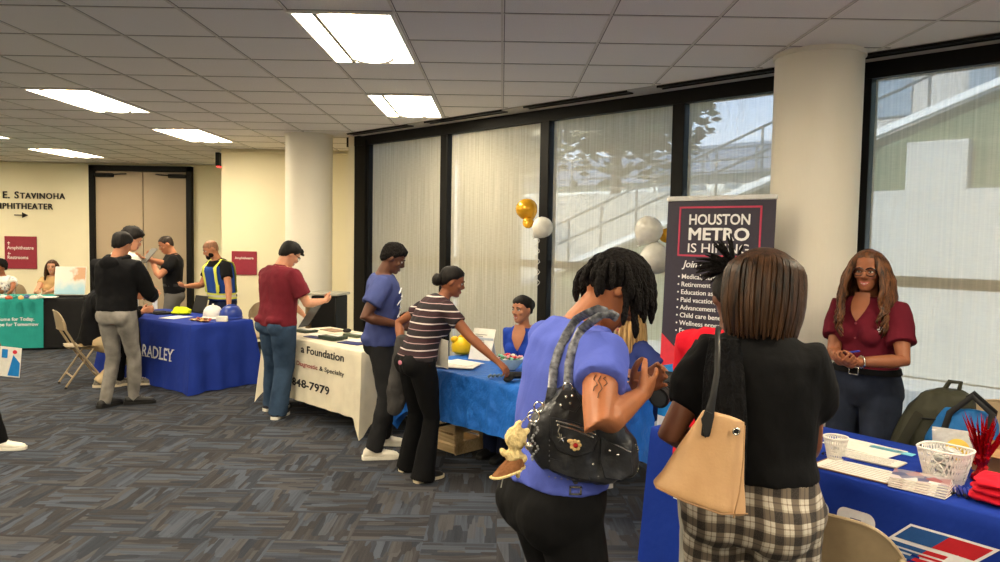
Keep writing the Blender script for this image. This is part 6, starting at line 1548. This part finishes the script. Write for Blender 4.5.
strap('strap', [P2(566, 396, BY-.03), P2(568, 382, BY-.025)] + [on_shirt(x, y, BY, .012) for x, y in ((571, 364), (576, 348), (583, 333), (592, 321), (602, 314), (611, 314), (617, 318))], .013, M_strap)
tb = patch('strap_tab', [(560, 386), (572, 386), (580, 400), (574, 408), (560, 404), (553, 396)], -.03, .022, M_leather, r)
for x, y in ((564, 392), (568, 398), (559, 400), (570, 391), (606, 444), (614, 448), (590, 457)):
    rv_ = MB(); rv_.ell(L2(x, y, -.068), (.0045, .004, .0045), None, 10, 6); rv_.build('rivet', M_chrome, r)
def ringlet(px, py, rr_, dy, th=.0025):
    q = MB(); c = L2(px, py, dy); q.tube([c + Vector((rr_*math.cos(2*PI*k/18), 0, rr_*math.sin(2*PI*k/18))) for k in range(19)], th, 6); return q
ringlet(566, 384, .013, -.05).build('strap_ring', M_chrome, r); ringlet(533, 412, .016, -.05).build('key_ring', M_chrome, r); ringlet(538, 403, .013, -.045).build('key_ring', M_chrome, r)
ch = MB()
for k in range(9): ch.ell(L2(557+math.sin(k)*.8, 418+1.4*k, -.076), (.0026, .0026, .0032), None, 6, 4)
for k in range(5): ch.tube([L2(559, 431, -.078), L2(559, 431, -.078) + Vector((.012*math.cos(k*2*PI/5+.3), 0, .012*math.sin(k*2*PI/5+.3)))], [.003, .001], 5)
ch.build('star_charm', M_chrome, r)
ch = MB(); c = L2(573, 438, -.074)
for k in range(7): ch.ell(c + Vector((.011*math.cos(k*.9), 0, .011*math.sin(k*.9))), (.006, .004, .006), None, 8, 5)
ch.ell(L2(568, 434, -.074), (.009, .004, .006)); chm = ch.build('flower_charm', plain('cream_enamel', (226, 190, 130), .35), r); ch = MB(); ch.ell(c + Vector((0, -.003, 0)), (.007, .005, .007)); ch.build('red_stone', plain('red_stone', (170, 26, 34), .2), chm)
ch = MB()
for k in range(14): ch.ell(L2(534+3*math.sin(k*.9), 420+2.6*k, -.056), (.004, .004, .0045), None, 6, 5)
ch.build('bead_chain', plain('mixed_beads', (176, 178, 182), .25, .3, .5, 120), r)
ch = MB()
for k in range(12): ch.ell(L2(634+2*math.sin(k*.8), 448+2.4*k-6, -.03), (.0035, .0035, .004), None, 6, 4)
ch.build('side_chain', M_chrome, r)
bk = MB(); bk.tube([L2(574, 478, .0), L2(576, 497, .0)], .012, 8, .3, (1, 0, 0)); bk.build('hanging_strap', M_leather, r); bk = MB(); c = L2(575, 489, -.012)
for dx, dz, w_, h_ in ((0, .01, .034, .005), (0, -.01, .034, .005), (.015, 0, .005, .024), (-.015, 0, .005, .024)): bk.box(c + Vector((dx, 0, dz)), (w_, .006, h_))
bk.build('strap_buckle', M_chrome, r)
# plush doll clipped to the bag
pd = empty('plush_toy', P2(515, 478, 1.98), 0, 'small cream plush toy in a brown skirt hanging from the black shoulder bag', 'plush toy'); pb_ = pd.location.copy(); Q = lambda px, py, dy=0: P2(px, py, 1.98) + Vector((0, dy, 0)) - pb_
M_plush = F('cream_plush', (232, 208, 150), .08, .95, .8, 60); M_plushbr = F('brown_felt', (132, 88, 56), .15, .95, .5, 40)
b = MB(); b.ell(Q(516, 438), (.030, .026, .033)); b.ell(Q(514, 455), (.024, .02, .024)); b.ell(Q(518, 425), (.010, .008, .016), rmat(0, .5)); b.ell(Q(526, 432), (.009, .008, .014), rmat(0, .9)); b.ell(Q(503, 452), (.009, .009, .014), rmat(0, -.6)); b.ell(Q(524, 459), (.009, .009, .013)); b.ell(Q(507, 473), (.008, .009, .012)); b.ell(Q(518, 474), (.008, .009, .012))
link('plush_body', remesh(b, .0035, 3, .5, 'plush_body', .002, 90), M_plush, pd)
b = MB(); c0_, c1_ = Q(514, 457), Q(508, 472); rr = []
for k, rad in ((0, .020), (.4, .031), (.8, .040), (1.0, .043)):
    c = lerp2(c0_, c1_, k); rr.append([c + Vector(((rad*(1+.08*math.sin(j*2.2)))*math.cos(2*PI*j/24), rad*.8*math.sin(2*PI*j/24), rad*.35*math.cos(2*PI*j/24))) for j in range(24)])
b.loft(rr); b.build('plush_skirt', M_plushbr, pd)
b = MB(); b.tube([rr[-1][j % 24] for j in range(25)], .004, 6); b.build('skirt_trim', M_plush, pd)
b = MB(); b.tube([Q(504, 470), Q(503, 478), Q(501, 487)], .006, 6, .2); b.build('tag', M_paper, pd)
b = MB(); b.tube([Q(520, 424), Q(526, 418), Q(532, 414)], .0016, 5); b.ell(Q(529, 444, -.02), (.012, .01, .012)); b.build('clip_cord', M_chrome, pd)
# tan tote on the arm of the woman with the bob
TY = 2.03
r = empty('tote_bag', P2(700, 512, TY), 0, 'tan leather tote with a black strap on the arm of the bob haired woman', 'bag'); base = r.location.copy()
def L3(px, py, dy=0): return P2(px, py, TY) + Vector((0, dy, 0)) - base
M_tote = NT('tan_leather'); M_tote.set(M_tote.ramp(M_tote.noise(7, 4), [(.3, lin((198, 154, 108))), (.7, lin((216, 174, 128)))]), .45, 0, .4); M_tote.bump(M_tote.noise(120, 3), .12, .005); M_tote = M_tote.m
prof = [((703, 409), (745, 421), .012), ((694, 424), (745, 438), .022), ((680, 446), (744, 462), .034), ((664, 470), (744, 488), .046), ((653, 483), (745, 508), .055), ((656, 487), (744, 514), .055), ((668, 491), (736, 515), .045)]
b = MB(); rr = []
for (xa, ya), (xb_, yb_), th in prof:
    n_ = 14; ring = []
    for j in range(n_): u = j/(n_-1); ring.append(L3(lerp2(xa, xb_, u), lerp2(ya, yb_, u), -th*(.35+.65*math.sin(PI*u)**.6)))
    for j in range(n_): u = 1-j/(n_-1); ring.append(L3(lerp2(xa, xb_, u), lerp2(ya, yb_, u), th*(.35+.65*math.sin(PI*u)**.6)))
    rr.append(ring)
b.loft(rr); tb = link('tote_body', remesh(b, .006, 3, .5, 'tote_body', .004, 12, 4), M_tote, r)
b = MB(); b.tube([L3(742, 424, -.022), L3(738, 455, -.045), L3(733, 485, -.056), L3(728, 511, -.05)], .0022, 5); b.tube([L3(654, 484, -.03), L3(680, 494, -.062), L3(715, 506, -.062), L3(744, 510, -.028)], .0022, 5); b.build('seam', plain('tan_piping', (176, 134, 92), .5), r)
b = MB(); c = L3(732, 428, -.034); b.tube([c + Vector((.008*math.cos(2*PI*k/16), -.002, .008*math.sin(2*PI*k/16))) for k in range(17)], .003, 6); b.build('eyelet', M_chrome, r)
b = MB(); b.disc(c + Vector((0, -.001, 0)), .006, .004, 14, (0, -1, 0)); b.build('eyelet_hole', S_black, r)
LS = BW_.world(BW_.sh['L'])
b = MB(); b.tube([L3(702, 432, -.034), L3(706, 414, -.026), L3(711, 396, -.02), L3(716, 372, -.01), L3(721, 350, .03), L3(727, 338, .09), L3(737, 334, .17)], [.012, .015, .009, .008, .008, .008, .008], 8, .35, (1, 0, 0)); b.build('strap', S_black, r)
b = MB(); b.slab([L3(698, 416, -.03), L3(703, 408, -.03), L3(709, 411, -.03), L3(708, 424, -.033), L3(701, 434, -.037)], (0, -.006, 0)); b.build('strap_tab', S_black, r)
